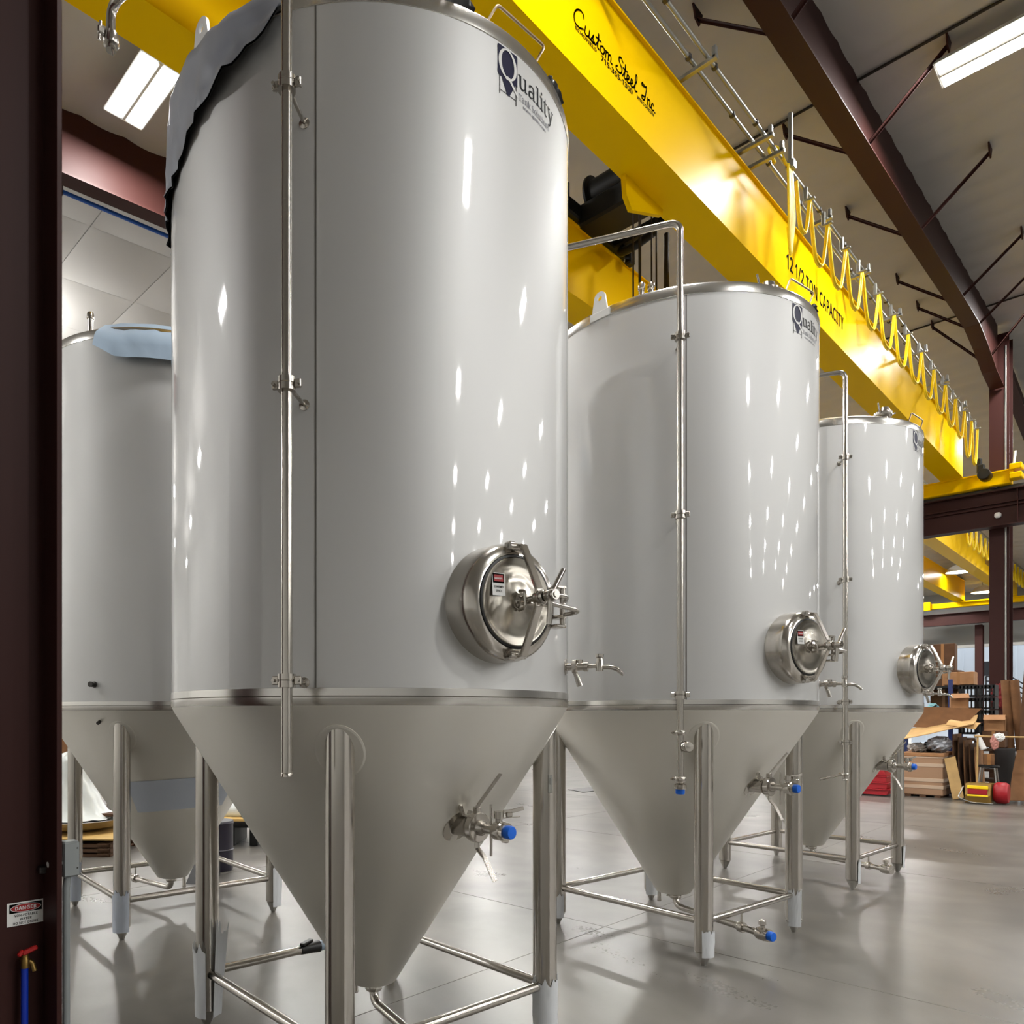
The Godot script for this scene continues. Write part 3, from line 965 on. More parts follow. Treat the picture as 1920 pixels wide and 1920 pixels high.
func girder(parent: Node3D, u0: float, u1: float, va: float, vb: float, h0: float, h1: float) -> MeshInstance3D:
	var m := mb()
	m.bx(P((u0 + u1) / 2.0, (h0 + h1) / 2.0, (va + vb) / 2.0), Vector3(u1 - u0, h1 - h0 - 0.02, vb - va), 0.004)
	m.bx(P((u0 + u1) / 2.0, h1 - 0.008, (va + vb) / 2.0), Vector3(u1 - u0, 0.018, vb - va + 0.07))
	m.bx(P((u0 + u1) / 2.0, h0 + 0.006, (va + vb) / 2.0), Vector3(u1 - u0, 0.016, vb - va + 0.012))
	return obj("girder", m, M.yellow, parent)


func crane_one() -> void:
	var t := thing("overhead_crane", "yellow double girder overhead crane with festoon cables along its outer side", "crane")
	var g := girder(t, 1.3, 20.95, 3.558, 3.968, 7.05, 7.97)
	girder(t, 1.3, 20.95, 5.489, 5.9, 7.05, 7.97)
	# trolley rails on the girders
	for v: float in [3.763, 5.69]:
		obj("trolley_rail", mb().bx(P(11.1, 8.0, v), Vector3(19.4, 0.05, 0.05), 0.006), M.dark_steel, t)
	# lettering painted on the outer web
	var F := Basis()
	var cap := mb().add(lettering("12 1/2 TON CAPACITY", 2.3, "Droid Sans", true, 0.2), at(P(10.1, 7.355, 3.5555)))
	var cl := obj("capacity_lettering", cap, M.black_print, g)
	cl.set_meta("kind", "stuff")
	obj("maker_lettering", script_lettering(), M.black_print, g)
	var small := mb()
	small.add(lettering("SCHOFIELD", 0.33, "Droid Sans", true, 0.032), at(P(5.32, 7.375, 3.5555)))
	small.add(lettering("715-355-1300", 0.54, "Droid Sans", true, 0.05), at(P(5.72, 7.355, 3.5555)))
	small.add(lettering("WISCONSIN", 0.32, "Droid Sans", true, 0.032), at(P(6.34, 7.375, 3.5555)))
	obj("address_lettering", small, M.black_print, g)
	# end trucks
	for u: float in [1.12, 21.12]:
		var m := mb().bx(P(u, 6.9, 4.75), Vector3(0.3, 0.32, 4.1), 0.015)
		m.bx(P(u - 0.16, 7.04, 4.75), Vector3(0.03, 0.03, 4.1))
		m.bx(P(u - 0.16, 6.76, 4.75), Vector3(0.03, 0.03, 4.1))
		var et := obj("end_truck", m, M.yellow, t)
		for v: float in [3.0, 6.5]:
			obj("wheel", mb().lathe(at(P(u, 6.83, v), Basis(Vector3.FORWARD, PI / 2.0)), [Vector2(0.0, -0.06), Vector2(0.13, -0.06), Vector2(0.13, -0.045), Vector2(0.11, -0.04), Vector2(0.11, 0.04), Vector2(0.13, 0.045), Vector2(0.13, 0.06), Vector2(0.0, 0.06)], 24), M.dark_steel, et)
	var mo := mb().lathe(at(P(20.75, 6.95, 3.12), Basis(Vector3.FORWARD, PI / 2.0)), [Vector2(0.0, -0.2), Vector2(0.11, -0.2), Vector2(0.12, -0.18), Vector2(0.12, 0.12), Vector2(0.09, 0.16), Vector2(0.0, 0.16)], 20)
	mo.bx(P(20.8, 7.12, 3.2), Vector3(0.16, 0.2, 0.14), 0.02).bx(P(20.85, 7.3, 3.24), Vector3(0.1, 0.16, 0.1), 0.02)
	obj("drive_motor", mo, M.black_metal, t)
	obj("buffer", mb().bx(P(20.95, 6.86, 2.6), Vector3(0.3, 0.13, 0.22), 0.015).bx(P(20.95, 7.06, 2.6), Vector3(0.3, 0.13, 0.22), 0.015).bx(P(20.98, 6.96, 2.68), Vector3(0.2, 0.34, 0.08), 0.01), M.yellow, t)
	obj("warning_beacon", mb().tube(PackedVector3Array([P(20.9, 7.1, 2.64), P(20.95, 7.42, 2.62)]), 0.025, 10), M.white_steel, t)
	# festoon track
	for v: float in [3.40, 3.27]:
		obj("festoon_rail", mb().tube(PackedVector3Array([P(3.4, 8.1, v), P(20.6, 8.1, v)]), 0.02, 10), M.galv, t)
		for k in 17:
			obj("rail_coupling", mb().bx(P(4.0 + k * 1.02 + (0.3 if v < 3.3 else 0.0), 8.1, v), Vector3(0.05, 0.055, 0.055), 0.01), M.dark_steel, t)
	for u: float in [5.5, 7.2, 8.62, 8.95, 10.6, 12.3, 14.0, 15.7, 17.4, 19.1]:
		var br := mb()
		br.box(at(P(u, 8.05, 3.5)), Vector3(0.05, 0.045, 0.66), 0.006)
		br.box(at(P(u, 8.1, 3.2)), Vector3(0.05, 0.12, 0.04), 0.006)
		obj("rail_bracket", br, M.galv, t)
	# folded cable loops
	var us := [9.4, 9.86, 10.52, 11.26, 12.0, 12.82, 13.67, 14.52, 15.41, 16.33, 17.25, 18.15, 19.0, 19.75, 20.4]
	for k in us.size() - 1:
		var a: float = us[k]
		var b: float = us[k + 1]
		var deep := 0.66 if k > 0 else 0.5
		if k >= 12:
			deep = 0.86
		var m := mb()
		for c in 2:
			var pts := PackedVector3Array()
			for i in 25:
				var x := i / 12.0 - 1.0
				var drop := 1.0 - pow(absf(x), 3.4)
				var inward := 1.0 - 0.16 * (1.0 - pow(absf(x), 6.0))
				pts.append(P(lerpf(a, b, 0.5 + 0.5 * x * inward), 7.93 - deep * drop * (1.0 + 0.015 * c), 3.19 + c * 0.022))
			m.tube(pts, 0.0125, 8)
		obj("cable_loop", m, M.cable, t)
		obj("cable_carrier", mb().bx(P(b, 8.02, 3.25), Vector3(0.035, 0.18, 0.05), 0.01).bx(P(b, 7.93, 3.2), Vector3(0.05, 0.03, 0.12), 0.008), M.galv, t)
	# post with gathered cables at the near end of the track
	var post := mb().bx(P(9.22, 8.36, 3.2), Vector3(0.05, 0.56, 0.04), 0.006).bx(P(9.22, 8.02, 3.2), Vector3(0.1, 0.1, 0.1), 0.01).box(at(P(9.1, 8.2, 3.36), Basis(Vector3.UP, 0.3)), Vector3(0.3, 0.05, 0.04), 0.005)
	obj("tow_post", post, M.galv, t)
	var bun := mb()
	for c in 5:
		var o := c * 0.028 - 0.056
		bun.tube(arc([P(9.2 + o, 8.0, 3.2), P(9.2 + o * 1.5, 7.4, 3.18), P(9.16 + o * 0.4, 6.92 + absf(o), 3.18), P(9.22 + o * 0.3, 7.3, 3.22)], 0.05), 0.016, 8)
	bun.tube(arc([P(9.02, 8.0, 3.3), P(8.95, 8.18, 3.36), P(9.1, 8.24, 3.3), P(9.16, 8.0, 3.22)], 0.06), 0.016, 8)
	obj("cable_bundle", bun, M.cable, t)
	# plate hanging under the inner web where the hoist stops
	obj("stop_plate", mb().prism(PackedVector2Array([Vector2(6.72, 7.06), Vector2(6.75, 6.84), Vector2(6.86, 6.74), Vector2(7.5, 6.98), Vector2(7.5, 7.06)]), 0.05, at(Vector3(0, 0, -3.95))), M.yellow, t)


# maker's name in joined brush script: strokes laid on the girder's outer web
func script_lettering() -> MB:
	var S := [
		[[0.95, 0.8], [0.85, 0.98], [0.55, 1.0], [0.2, 0.75], [0.05, 0.35], [0.2, 0.03], [0.6, 0.0], [0.95, 0.15]],
		[[1.15, 0.45], [1.12, 0.1], [1.3, 0.0], [1.5, 0.12], [1.55, 0.45], [1.55, 0.1], [1.68, 0.02]],
		[[1.68, 0.02], [1.95, 0.45], [1.9, 0.25], [2.1, 0.1], [1.95, 0.0], [1.75, 0.06], [2.2, 0.05]],
		[[2.2, 0.05], [2.45, 0.5], [2.42, 0.85], [2.4, 0.12], [2.55, 0.02]], [[2.2, 0.55], [2.7, 0.58]],
		[[2.9, 0.42], [2.7, 0.3], [2.72, 0.06], [2.95, 0.0], [3.1, 0.2], [3.02, 0.4], [2.9, 0.42], [3.25, 0.36]],
		[[3.25, 0.4], [3.25, 0.0], [3.27, 0.3], [3.45, 0.42], [3.52, 0.3], [3.52, 0.0], [3.55, 0.3], [3.72, 0.42], [3.8, 0.3], [3.8, 0.05], [3.95, 0.03]],
		[[5.05, 0.85], [4.85, 1.0], [4.62, 0.88], [4.68, 0.65], [4.98, 0.42], [4.92, 0.1], [4.6, 0.0], [4.35, 0.14], [4.5, 0.3]],
		[[5.1, 0.05], [5.35, 0.5], [5.32, 0.85], [5.3, 0.12], [5.45, 0.02]], [[5.1, 0.55], [5.6, 0.58]],
		[[5.5, 0.1], [5.75, 0.25], [5.78, 0.42], [5.62, 0.42], [5.56, 0.15], [5.7, 0.0], [5.95, 0.1]],
		[[5.95, 0.1], [6.18, 0.25], [6.2, 0.42], [6.05, 0.42], [6.0, 0.15], [6.12, 0.0], [6.35, 0.1]],
		[[6.35, 0.1], [6.62, 0.6], [6.65, 0.95], [6.52, 0.95], [6.48, 0.15], [6.6, 0.0], [6.75, 0.08]],
		[[7.55, 0.95], [7.3, 1.0], [7.25, 0.85], [7.6, 0.9], [7.78, 0.98], [7.72, 0.4], [7.6, 0.05], [7.35, 0.05], [7.35, 0.2], [7.7, 0.3]],
		[[8.0, 0.42], [8.0, 0.0], [8.02, 0.3], [8.2, 0.42], [8.28, 0.3], [8.28, 0.05], [8.42, 0.05]],
		[[8.75, 0.36], [8.6, 0.42], [8.48, 0.2], [8.58, 0.0], [8.8, 0.08]], [[8.92, 0.0], [8.95, 0.02]],
	]
	var out := mb()
	for s in S:
		var c := Curve2D.new()
		for i in s.size():
			var p := Vector2(s[i][0], s[i][1])
			var a := Vector2(s[maxi(0, i - 1)][0], s[maxi(0, i - 1)][1])
			var b := Vector2(s[mini(s.size() - 1, i + 1)][0], s[mini(s.size() - 1, i + 1)][1])
			c.add_point(p, (a - b) * 0.16, (b - a) * 0.16)
		var line := []
		for p in c.tessellate(3, 6):
			line.append(Vector2((p.x + p.y * 0.12) * 0.1555, p.y * 0.155))
		out.add(art_line(line, 0.015), at(P(5.29, 7.425, 3.5555)))
	return out


func hoist() -> void:
	var t := thing("hoist_trolley", "black hoist trolley between the two yellow crane girders with hanging wire ropes", "hoist")
	var fr := mb()
	fr.bx(P(8.58, 8.13, 5.5), Vector3(1.75, 0.2, 0.16), 0.02).bx(P(7.8, 8.2, 5.46), Vector3(0.22, 0.24, 0.22), 0.03)
	fr.bx(P(8.5, 8.13, 3.78), Vector3(1.75, 0.2, 0.16), 0.02)
	fr.bx(P(8.5, 8.1, 4.64), Vector3(0.5, 0.3, 1.7), 0.03)
	fr.bx(P(9.12, 8.1, 4.64), Vector3(0.1, 0.14, 1.7), 0.02)
	fr.bx(P(9.36, 8.02, 5.36), Vector3(0.14, 0.3, 0.1), 0.02)
	obj("trolley_frame", fr, M.black_metal, t)
	obj("hoist_drum", mb().lathe(at(P(8.5, 8.42, 4.9), Basis(Vector3.RIGHT, PI / 2.0)), [Vector2(0.0, -0.5), Vector2(0.26, -0.5), Vector2(0.26, -0.47), Vector2(0.2, -0.46), Vector2(0.2, 0.4), Vector2(0.26, 0.41), Vector2(0.26, 0.44), Vector2(0.0, 0.44)], 28), M.black_metal, t)
	obj("gear_box", mb().bx(P(8.42, 8.1, 4.2), Vector3(0.7, 0.46, 0.4), 0.06), M.black_metal, t)
	obj("sheave_link", mb().tube(arc([P(9.15, 8.0, 5.35), P(9.0, 7.86, 5.3), P(8.98, 7.84, 5.05), P(9.1, 7.98, 4.85)], 0.08), 0.055, 12), M.black_metal, t)
	for p: Vector2 in [Vector2(8.32, 4.72), Vector2(8.36, 4.66), Vector2(8.46, 4.7), Vector2(8.74, 4.7), Vector2(8.79, 4.66)]:
		obj("wire_rope", mb().tube(PackedVector3Array([P(p.x, 8.2, p.y), P(p.x + 0.02, 3.4, p.y)]), 0.011, 8), M.rope, t)
	obj("pendant_cable", mb().tube(PackedVector3Array([P(9.14, 7.9, 4.7), P(9.14, 7.05, 4.7)]), 0.035, 10).tube(PackedVector3Array([P(9.14, 7.05, 4.7), P(9.1, 3.0, 4.7)]), 0.02, 8), M.rope, t)
	obj("hook_block", mb().bx(P(8.55, 3.2, 4.7), Vector3(0.5, 0.4, 0.25), 0.05).tube(arc([P(8.55, 3.0, 4.7), P(8.55, 2.75, 4.7), P(8.72, 2.68, 4.7), P(8.7, 2.85, 4.7)], 0.06), 0.035, 12), M.yellow, t)


func crane_two() -> void:
	var t := thing("overhead_crane", "distant yellow overhead crane in the second bay behind the brown column", "crane")
	var g := girder(t, 22.8, 43.2, 5.33, 5.74, 7.05, 7.97)
	girder(t, 22.8, 43.2, 7.26, 7.67, 7.05, 7.97)
	obj("nameplate", mb().bx(P(36.0, 7.55, 5.325), Vector3(1.2, 0.3, 0.006)), M.yellow_dark, g)
	obj("end_truck", mb().bx(P(43.3, 6.9, 6.5), Vector3(0.3, 0.25, 4.4), 0.015).bx(P(43.1, 7.0, 6.0), Vector3(0.1, 0.06, 3.0)), M.yellow, t)
	obj("buffer", mb().bx(P(43.0, 6.9, 8.75), Vector3(0.3, 0.4, 0.4), 0.02), M.yellow, t)
	obj("festoon_rail", mb().tube(PackedVector3Array([P(23.0, 8.1, 5.05), P(43.0, 8.1, 5.05)]), 0.025, 8), M.galv, t)
	for k in 16:
		var a := 30.0 + k * 0.82
		var pts := PackedVector3Array()
		for i in 13:
			var x := i / 6.0 - 1.0
			pts.append(P(a + (x + 1.0) * 0.41, 7.95 - 0.7 * (1.0 - pow(absf(x), 2.6)), 5.0))
		obj("cable_loop", mb().tube(pts, 0.035, 6), M.cable, t)


func carton(label: String, c: Vector3, size: Vector3, turn: float, m: Material, group := "cardboard in the scrap heap", open := false) -> Node3D:
	var t := thing("cardboard_box", label, "box", c, turn, group)
	var th := 0.012
	var b := mb()
	if open:
		b.bx(Vector3(0, th / 2.0, 0), Vector3(size.x, th, size.z))
		for s: float in [-1.0, 1.0]:
			b.bx(Vector3(s * (size.x - th) / 2.0, size.y / 2.0, 0), Vector3(th, size.y, size.z))
			b.bx(Vector3(0, size.y / 2.0, s * (size.z - th) / 2.0), Vector3(size.x, size.y, th))
	else:
		b.bx(Vector3(0, size.y / 2.0, 0), size, 0.008)
	obj("box_body", b, m, t)
	if open:
		for s: float in [-1.0, 1.0]:
			obj("flap", mb().box(at(Vector3(s * (size.x / 2.0 + 0.06), size.y + 0.0, 0), Basis(Vector3.BACK, s * -0.6)), Vector3(0.16, 0.006, size.z)), m, t)
	else:
		obj("packing_tape", mb().bx(Vector3(0, size.y + 0.001, 0), Vector3(0.06, 0.003, size.z + 0.004)).bx(Vector3(-size.x / 2.0 - 0.001, size.y / 2.0, 0.0), Vector3(0.003, size.y, 0.05)), M.tape, t)
	return t


func panel_sheet(called: String, label: String, category: String, a: Vector3, b: Vector3, c: Vector3, th: float, m: Material, bow := 0.0, group := "") -> void:
	# a board with corner a and sides a-b, a-c, bent by bow
	var rows := []
	var nrm := (b - a).cross(c - a).normalized()
	for i in 9:
		var line := []
		for j in 9:
			var s := i / 8.0
			var t := j / 8.0
			line.append(a.lerp(b, s) + (c - a) * t + nrm * bow * (sin(s * PI) * 0.8 + 0.3 * sin(t * 5.0 + s * 3.0)))
		rows.append(line)
	tag(obj(called, mb().sheet(rows, th), m), label, category, group)


func heap() -> void:
	var G := "cardboard in the scrap heap"
	# red totes
	var t := thing("stacked_tote", "red plastic totes nested in a stack on the floor behind the farthest tank", "tote", P(16.9, 0, 4.42))
	for k in 4:
		var y := 0.03 + k * 0.125
		obj("tote", mb().prism(PackedVector2Array([Vector2(-0.4, y), Vector2(0.4, y), Vector2(0.45 - k * 0.03, y + 0.1), Vector2(-0.45 + k * 0.03, y + 0.1)]), 0.6, Transform3D(Basis(Vector3.UP, PI / 2.0), Vector3(-0.3, 0, 0))).bx(Vector3(0, y + 0.105, 0), Vector3(0.66 - k * 0.02, 0.024, 0.94 - k * 0.06), 0.008), M.red_plastic, t)
	# wrapped carton with bands on a pallet
	t = thing("wrapped_carton", "large brown carton wound in clear film with flaps standing out at its bands", "carton", P(17.42, 0, 3.53))
	obj("box_body", mb().bx(Vector3(0, 0.42, 0), Vector3(0.7, 0.76, 0.66), 0.012), M.card_wrapped, t)
	for y: float in [0.2, 0.33, 0.62, 0.79]:
		obj("film_band", mb().bx(Vector3(0, y, 0), Vector3(0.716, 0.07, 0.676), 0.006), M.film_clear, t)
	obj("lid", mb().box(at(Vector3(0.0, 0.83, 0), Basis(Vector3.BACK, 0.03)), Vector3(0.74, 0.07, 0.7), 0.01), M.card_light, t)
	obj("pallet_base", mb().bx(Vector3(0, 0.02, 0.24), Vector3(0.7, 0.04, 0.1)).bx(Vector3(0, 0.02, -0.24), Vector3(0.7, 0.04, 0.1)).bx(Vector3(0, 0.02, 0), Vector3(0.7, 0.04, 0.1)), M.wood, t)
	tag(obj("plastic_bag", mb().blob(at(P(17.3, 1.02, 3.3)), Vector3(0.26, 0.15, 0.19), 5, 0.22, 2.6), M.bag_grey), "bulging silver grey plastic bag lying on the wrapped carton", "bag")
	tag(obj("plastic_bag", mb().blob(at(P(17.35, 0.95, 3.66)), Vector3(0.24, 0.09, 0.16), 9, 0.25, 3.0), M.bag_clear), "flat crumpled clear bag on the left of the wrapped carton lid", "bag")
	tag(obj("plastic_bag", mb().blob(at(P(17.5, 0.97, 3.48)), Vector3(0.2, 0.1, 0.14), 12, 0.2, 3.0), M.black_plastic), "black plastic bag squeezed between two paler bags on the carton", "bag")
	# sheets on top
	panel_sheet("cardboard_sheet", "dark tan cardboard sheet sloping down from upper left over the heap", "cardboard", P(17.5, 1.36, 3.95), P(17.5, 1.75, 3.62), P(17.4, 1.13, 3.35) - P(17.5, 1.36, 3.95) + P(17.5, 1.55, 3.6), 0.012, M.card, 0.02, G)
	panel_sheet("cardboard_sheet", "pale yellow cardboard sheet lying across the heap with torn right end", "cardboard", P(16.9, 1.12, 3.85), P(17.6, 1.3, 3.9), P(16.95, 1.42, 2.72), 0.014, M.card_pale, 0.03, G)
	panel_sheet("cardboard_sheet", "small torn pale cardboard strip on top of the heap's right end", "cardboard", P(17.0, 1.40, 3.15), P(17.2, 1.5, 3.1), P(17.0, 1.33, 2.7), 0.012, M.card_pale, -0.03, G)
	# leaning boards
	panel_sheet("wood_board", "short pale board leaning against the right side of the wrapped carton", "board", P(16.9, 0.0, 3.02), P(17.0, 0.76, 3.17), P(16.95, 0.05, 2.86), 0.03, M.wood_pale)
	var shades := [M.card, M.card_dark, M.card, M.card_dark, M.card_light]
	var where := ["nearest the wrapped carton", "second from the wrapped carton", "in the middle of the row", "with the reddish edge", "nearest the stool"]
	for k in 5:
		var v := 3.05 - k * 0.085
		panel_sheet("cardboard_sheet", "tall brown cardboard panel standing on edge, " + where[k], "cardboard", P(17.25 + k * 0.03, 0.0, v), P(17.45, 1.22 - 0.06 * k, v + 0.06), P(17.9 + k * 0.03, 0.0, v - 0.02), 0.016, shades[k], 0.01, "upright cardboard panels beside the wrapped carton")
	tag(obj("paper_roll", mb().tube(PackedVector3Array([P(17.32, 0.94, 2.62), P(17.36, 1.22, 2.74)]), 0.05, 14), M.white_paint), "white paper roll tilted against the upright cardboard", "roll")
	# boxes behind on a blue rack
	carton("brown carton at the bottom of the tall stack behind the farthest manway", P(19.0, 1.72, 3.52), Vector3(0.5, 0.36, 0.46), 0.05, M.card)
	carton("dark brown carton in the middle of the tall stack behind the farthest manway", P(19.0, 2.08, 3.50), Vector3(0.5, 0.44, 0.5), -0.04, M.card_dark)
	carton("brown carton on top of the tall stack behind the farthest manway", P(19.0, 2.52, 3.55), Vector3(0.48, 0.56, 0.42), 0.08, M.card_dark)
	carton("wide tan carton beside the tall carton stack, above the black crates", P(18.6, 2.2, 3.2), Vector3(0.4, 0.26, 0.5), 0.0, M.card_light)
	carton("tan carton with open flaps standing beside the blue rack upright", P(18.0, 1.62, 3.12), Vector3(0.4, 0.34, 0.28), 0.25, M.card_light, G, true)
	t = thing("storage_rack", "blue steel storage rack with diagonal brace holding boxes above the heap", "rack", P(18.6, 0, 3.5))
	for q: Vector2 in [Vector2(-0.45, -0.75), Vector2(-0.45, 0.22), Vector2(0.5, -0.75), Vector2(0.5, 0.22)]:
		obj("upright", mb().bx(Vector3(q.x, 1.15, q.y), Vector3(0.08, 2.3, 0.07), 0.006), M.blue_paint, t)
	obj("diagonal_brace", mb().box(at(Vector3(-0.46, 1.65, -0.22), Basis(Vector3.RIGHT, 1.0)), Vector3(0.02, 0.5, 0.03)), M.black_metal, t)
	for y: float in [1.58, 2.15]:
		obj("shelf", mb().bx(Vector3(0.02, y, -0.26), Vector3(1.0, 0.05, 1.05), 0.006), M.black_metal, t)
	tag(obj("cyan_pack", mb().blob(at(P(18.3, 1.72, 3.6)), Vector3(0.14, 0.11, 0.1), 31, 0.2, 3.0), M.cyan_plastic), "pale cyan plastic pack lying under the farthest manway", "pack")
	tag(obj("white_canister", mb().bx(P(18.25, 1.736, 3.82), Vector3(0.16, 0.26, 0.14), 0.03).bx(P(18.165, 1.76, 3.82), Vector3(0.012, 0.08, 0.05)), M.white_paint), "white canister with black label left of the cyan pack", "canister")
	# black crates
	for k in 4:
		for j in 2:
			var c := thing("plastic_crate", "black slotted plastic crate, %s, %s column" % [["bottom of its stack", "second from the bottom", "third from the bottom", "top of its stack"][k], ["left", "right"][j]], "crate", P(18.5, 1.2 + k * 0.25, 3.03 - j * 0.29), 0.0, "black crates stacked beside the brown column")
			var m := mb()
			for s: float in [-1.0, 1.0]:
				m.bx(Vector3(s * 0.19, 0.02, 0), Vector3(0.02, 0.04, 0.27)).bx(Vector3(s * 0.19, 0.2, 0), Vector3(0.02, 0.07, 0.27)).bx(Vector3(0, 0.12, s * 0.135), Vector3(0.38, 0.23, 0.015))
				for z in 5:
					m.bx(Vector3(s * 0.19, 0.12, -0.12 + z * 0.06), Vector3(0.02, 0.2, 0.022))
			m.bx(Vector3(0, 0.01, 0), Vector3(0.38, 0.02, 0.27))
			obj("crate_body", m, M.black_plastic, c)
	t = thing("pallet_stack", "dark pallet stack under the black crates beside the column", "pallet", P(18.5, 0, 2.88))
	for k in 6:
		obj("pallet_board", mb().bx(Vector3(0, 0.1 + k * 0.2, 0), Vector3(0.5, 0.05, 0.6), 0.004), M.wood, t)
		for z: float in [-0.25, 0.0, 0.25]:
			obj("pallet_block", mb().bx(Vector3(0, 0.015 + k * 0.2, z), Vector3(0.46, 0.12, 0.08)), M.wood, t)
	# stool, cart
	t = thing("work_stool", "dark round work stool with a tan box on its seat", "stool", P(17.1, 0, 2.52))
	obj("seat", mb().lathe(at(Vector3(0, 0.62, 0)), [Vector2(0.0, 0.0), Vector2(0.15, 0.0), Vector2(0.165, 0.012), Vector2(0.165, 0.03), Vector2(0.15, 0.045), Vector2(0.0, 0.05)], 28), M.black_metal, t)
	for q: Vector2 in [Vector2(-1, -1), Vector2(-1, 1), Vector2(1, -1), Vector2(1, 1)]:
		obj("leg", mb().tube(PackedVector3Array([Vector3(q.x * 0.16, 0.0, q.y * 0.16), Vector3(q.x * 0.1, 0.62, q.y * 0.1)]), 0.013, 10), M.galv, t)
	obj("foot_ring", mb().tube(ring_path(Vector3(0, 0.25, 0), 0.19, 28), 0.009, 8), M.galv, t)
	carton("small tan carton standing on the dark work stool", P(17.1, 0.672, 2.52), Vector3(0.2, 0.2, 0.16), 0.2, M.card, "cartons beside the brown column")
	t = thing("floor_machine", "red and yellow floor machine lying on its side below the stool", "machine", P(16.6, 0, 2.55))
	obj("machine_body", mb().prism(PackedVector2Array([Vector2(-0.2, 0.0), Vector2(0.2, 0.0), Vector2(0.24, 0.12), Vector2(0.2, 0.34), Vector2(-0.16, 0.34), Vector2(-0.24, 0.14)]), 0.36, at(Vector3(0, 0.02, -0.2))), M.gold_paint, t)
	obj("red_drum", mb().lathe(at(Vector3(0.05, 0.2, 0.28), Basis(Vector3.RIGHT, PI / 2.0)), [Vector2(0.0, -0.1), Vector2(0.16, -0.1), Vector2(0.19, -0.06), Vector2(0.19, 0.06), Vector2(0.16, 0.1), Vector2(0.0, 0.1)], 28), M.red_plastic, t)
	obj("yellow_panel", mb().bx(Vector3(-0.22, 0.3, -0.02), Vector3(0.03, 0.06, 0.3), 0.008).bx(Vector3(-0.235, 0.15, -0.02), Vector3(0.03, 0.03, 0.3), 0.006), M.cable, t)
	obj("red_panel", mb().bx(Vector3(-0.235, 0.22, -0.02), Vector3(0.03, 0.09, 0.28), 0.006), M.red_plastic, t)
	obj("push_handle", mb().tube(arc([Vector3(-0.1, 0.3, -0.24), Vector3(-0.24, 0.1, -0.3), Vector3(-0.2, 0.02, -0.1), Vector3(-0.2, 0.02, 0.2)], 0.05), 0.012, 8), M.galv, t)
	carton("open tan carton stacked beside the brown column, above the grey bin", P(17.6, 1.28, 2.5), Vector3(0.3, 0.26, 0.32), 0.1, M.card_light, "cartons beside the brown column", true)
	carton("grey brown carton under the open one beside the brown column", P(17.6, 0.98, 2.5), Vector3(0.32, 0.3, 0.34), 0.0, M.card_dark, "cartons beside the brown column")
	tag(obj("waste_bin", mb().lathe(at(P(17.55, 0, 2.36)), [Vector2(0.0, 0.0), Vector2(0.12, 0.0), Vector2(0.14, 0.03), Vector2(0.16, 0.9), Vector2(0.175, 0.92), Vector2(0.175, 0.97), Vector2(0.15, 0.97), Vector2(0.0, 0.96)], 28), M.grey_plastic), "dark grey waste bin carrying cartons beside the brown column", "bin")
	tag(obj("wooden_pole", mb().tube(PackedVector3Array([P(16.7, 1.2, 2.66), P(16.75, 1.19, 1.7)]), 0.016, 10).tube(PackedVector3Array([P(16.72, 1.2, 2.62), P(16.74, 0.02, 2.64)]), 0.014, 10).tube(PackedVector3Array([P(16.75, 1.19, 1.75), P(16.76, 0.02, 1.74)]), 0.014, 10), M.wood_pale), "long pale wooden rail held level on two posts", "rail")
	tag(obj("work_glove", mb().blob(at(P(16.68, 1.1, 2.37)), Vector3(0.05, 0.13, 0.06), 41, 0.25, 3.0), M.pink_cloth), "pinkish work glove hung over the pale wooden rail", "glove", "gloves on the rail")
	tag(obj("work_glove", mb().blob(at(P(16.68, 1.19, 2.31)), Vector3(0.055, 0.07, 0.08), 43, 0.25, 3.0), M.white_paint), "white work glove draped on top of the pale wooden rail", "glove", "gloves on the rail")
	tag(obj("red_jacket", mb().blob(at(P(21.36, 2.03, 2.95)), Vector3(0.1, 0.26, 0.16), 47, 0.2, 2.4), M.red_cloth), "dark red jacket hung on the brown column", "jacket")
	# tubes and boards at the right edge
	for k in 2:
		tag(obj("cardboard_tube", mb().lathe(Transform3D(Basis(Vector3.RIGHT, -0.05 - 0.03 * k), P(17.9, 0.0, 2.27 - 0.19 * k)), [Vector2(0.06, 0.0), Vector2(0.075, 0.0), Vector2(0.075, 2.25), Vector2(0.06, 2.25), Vector2(0.06, 2.1)], 20), M.card), ["brown cardboard tube leaning at the column, left of its twin", "brown cardboard tube leaning behind the big sheet at right edge"][k], "tube", "tall cardboard tubes")
	panel_sheet("cardboard_sheet", "tall bowed brown cardboard sheet standing at the right edge", "cardboard", P(17.4, 0.3, 2.14), P(17.5, 2.45, 2.06), P(17.6, 0.3, 1.62), 0.02, M.card_dark, 0.05, G)
	panel_sheet("cardboard_sheet", "grey brown curled cardboard low at the right edge under the rail", "cardboard", P(17.0, 0.05, 2.2), P(17.15, 0.95, 2.12), P(17.1, 0.05, 1.98), 0.02, M.card, 0.06, G)


func ring_path(c: Vector3, r: float, n: int) -> PackedVector3Array:
	var out := PackedVector3Array()
	for k in n + 1:
		out.append(c + Vector3(cos(TAU * k / n), 0, sin(TAU * k / n)) * r)
	return out


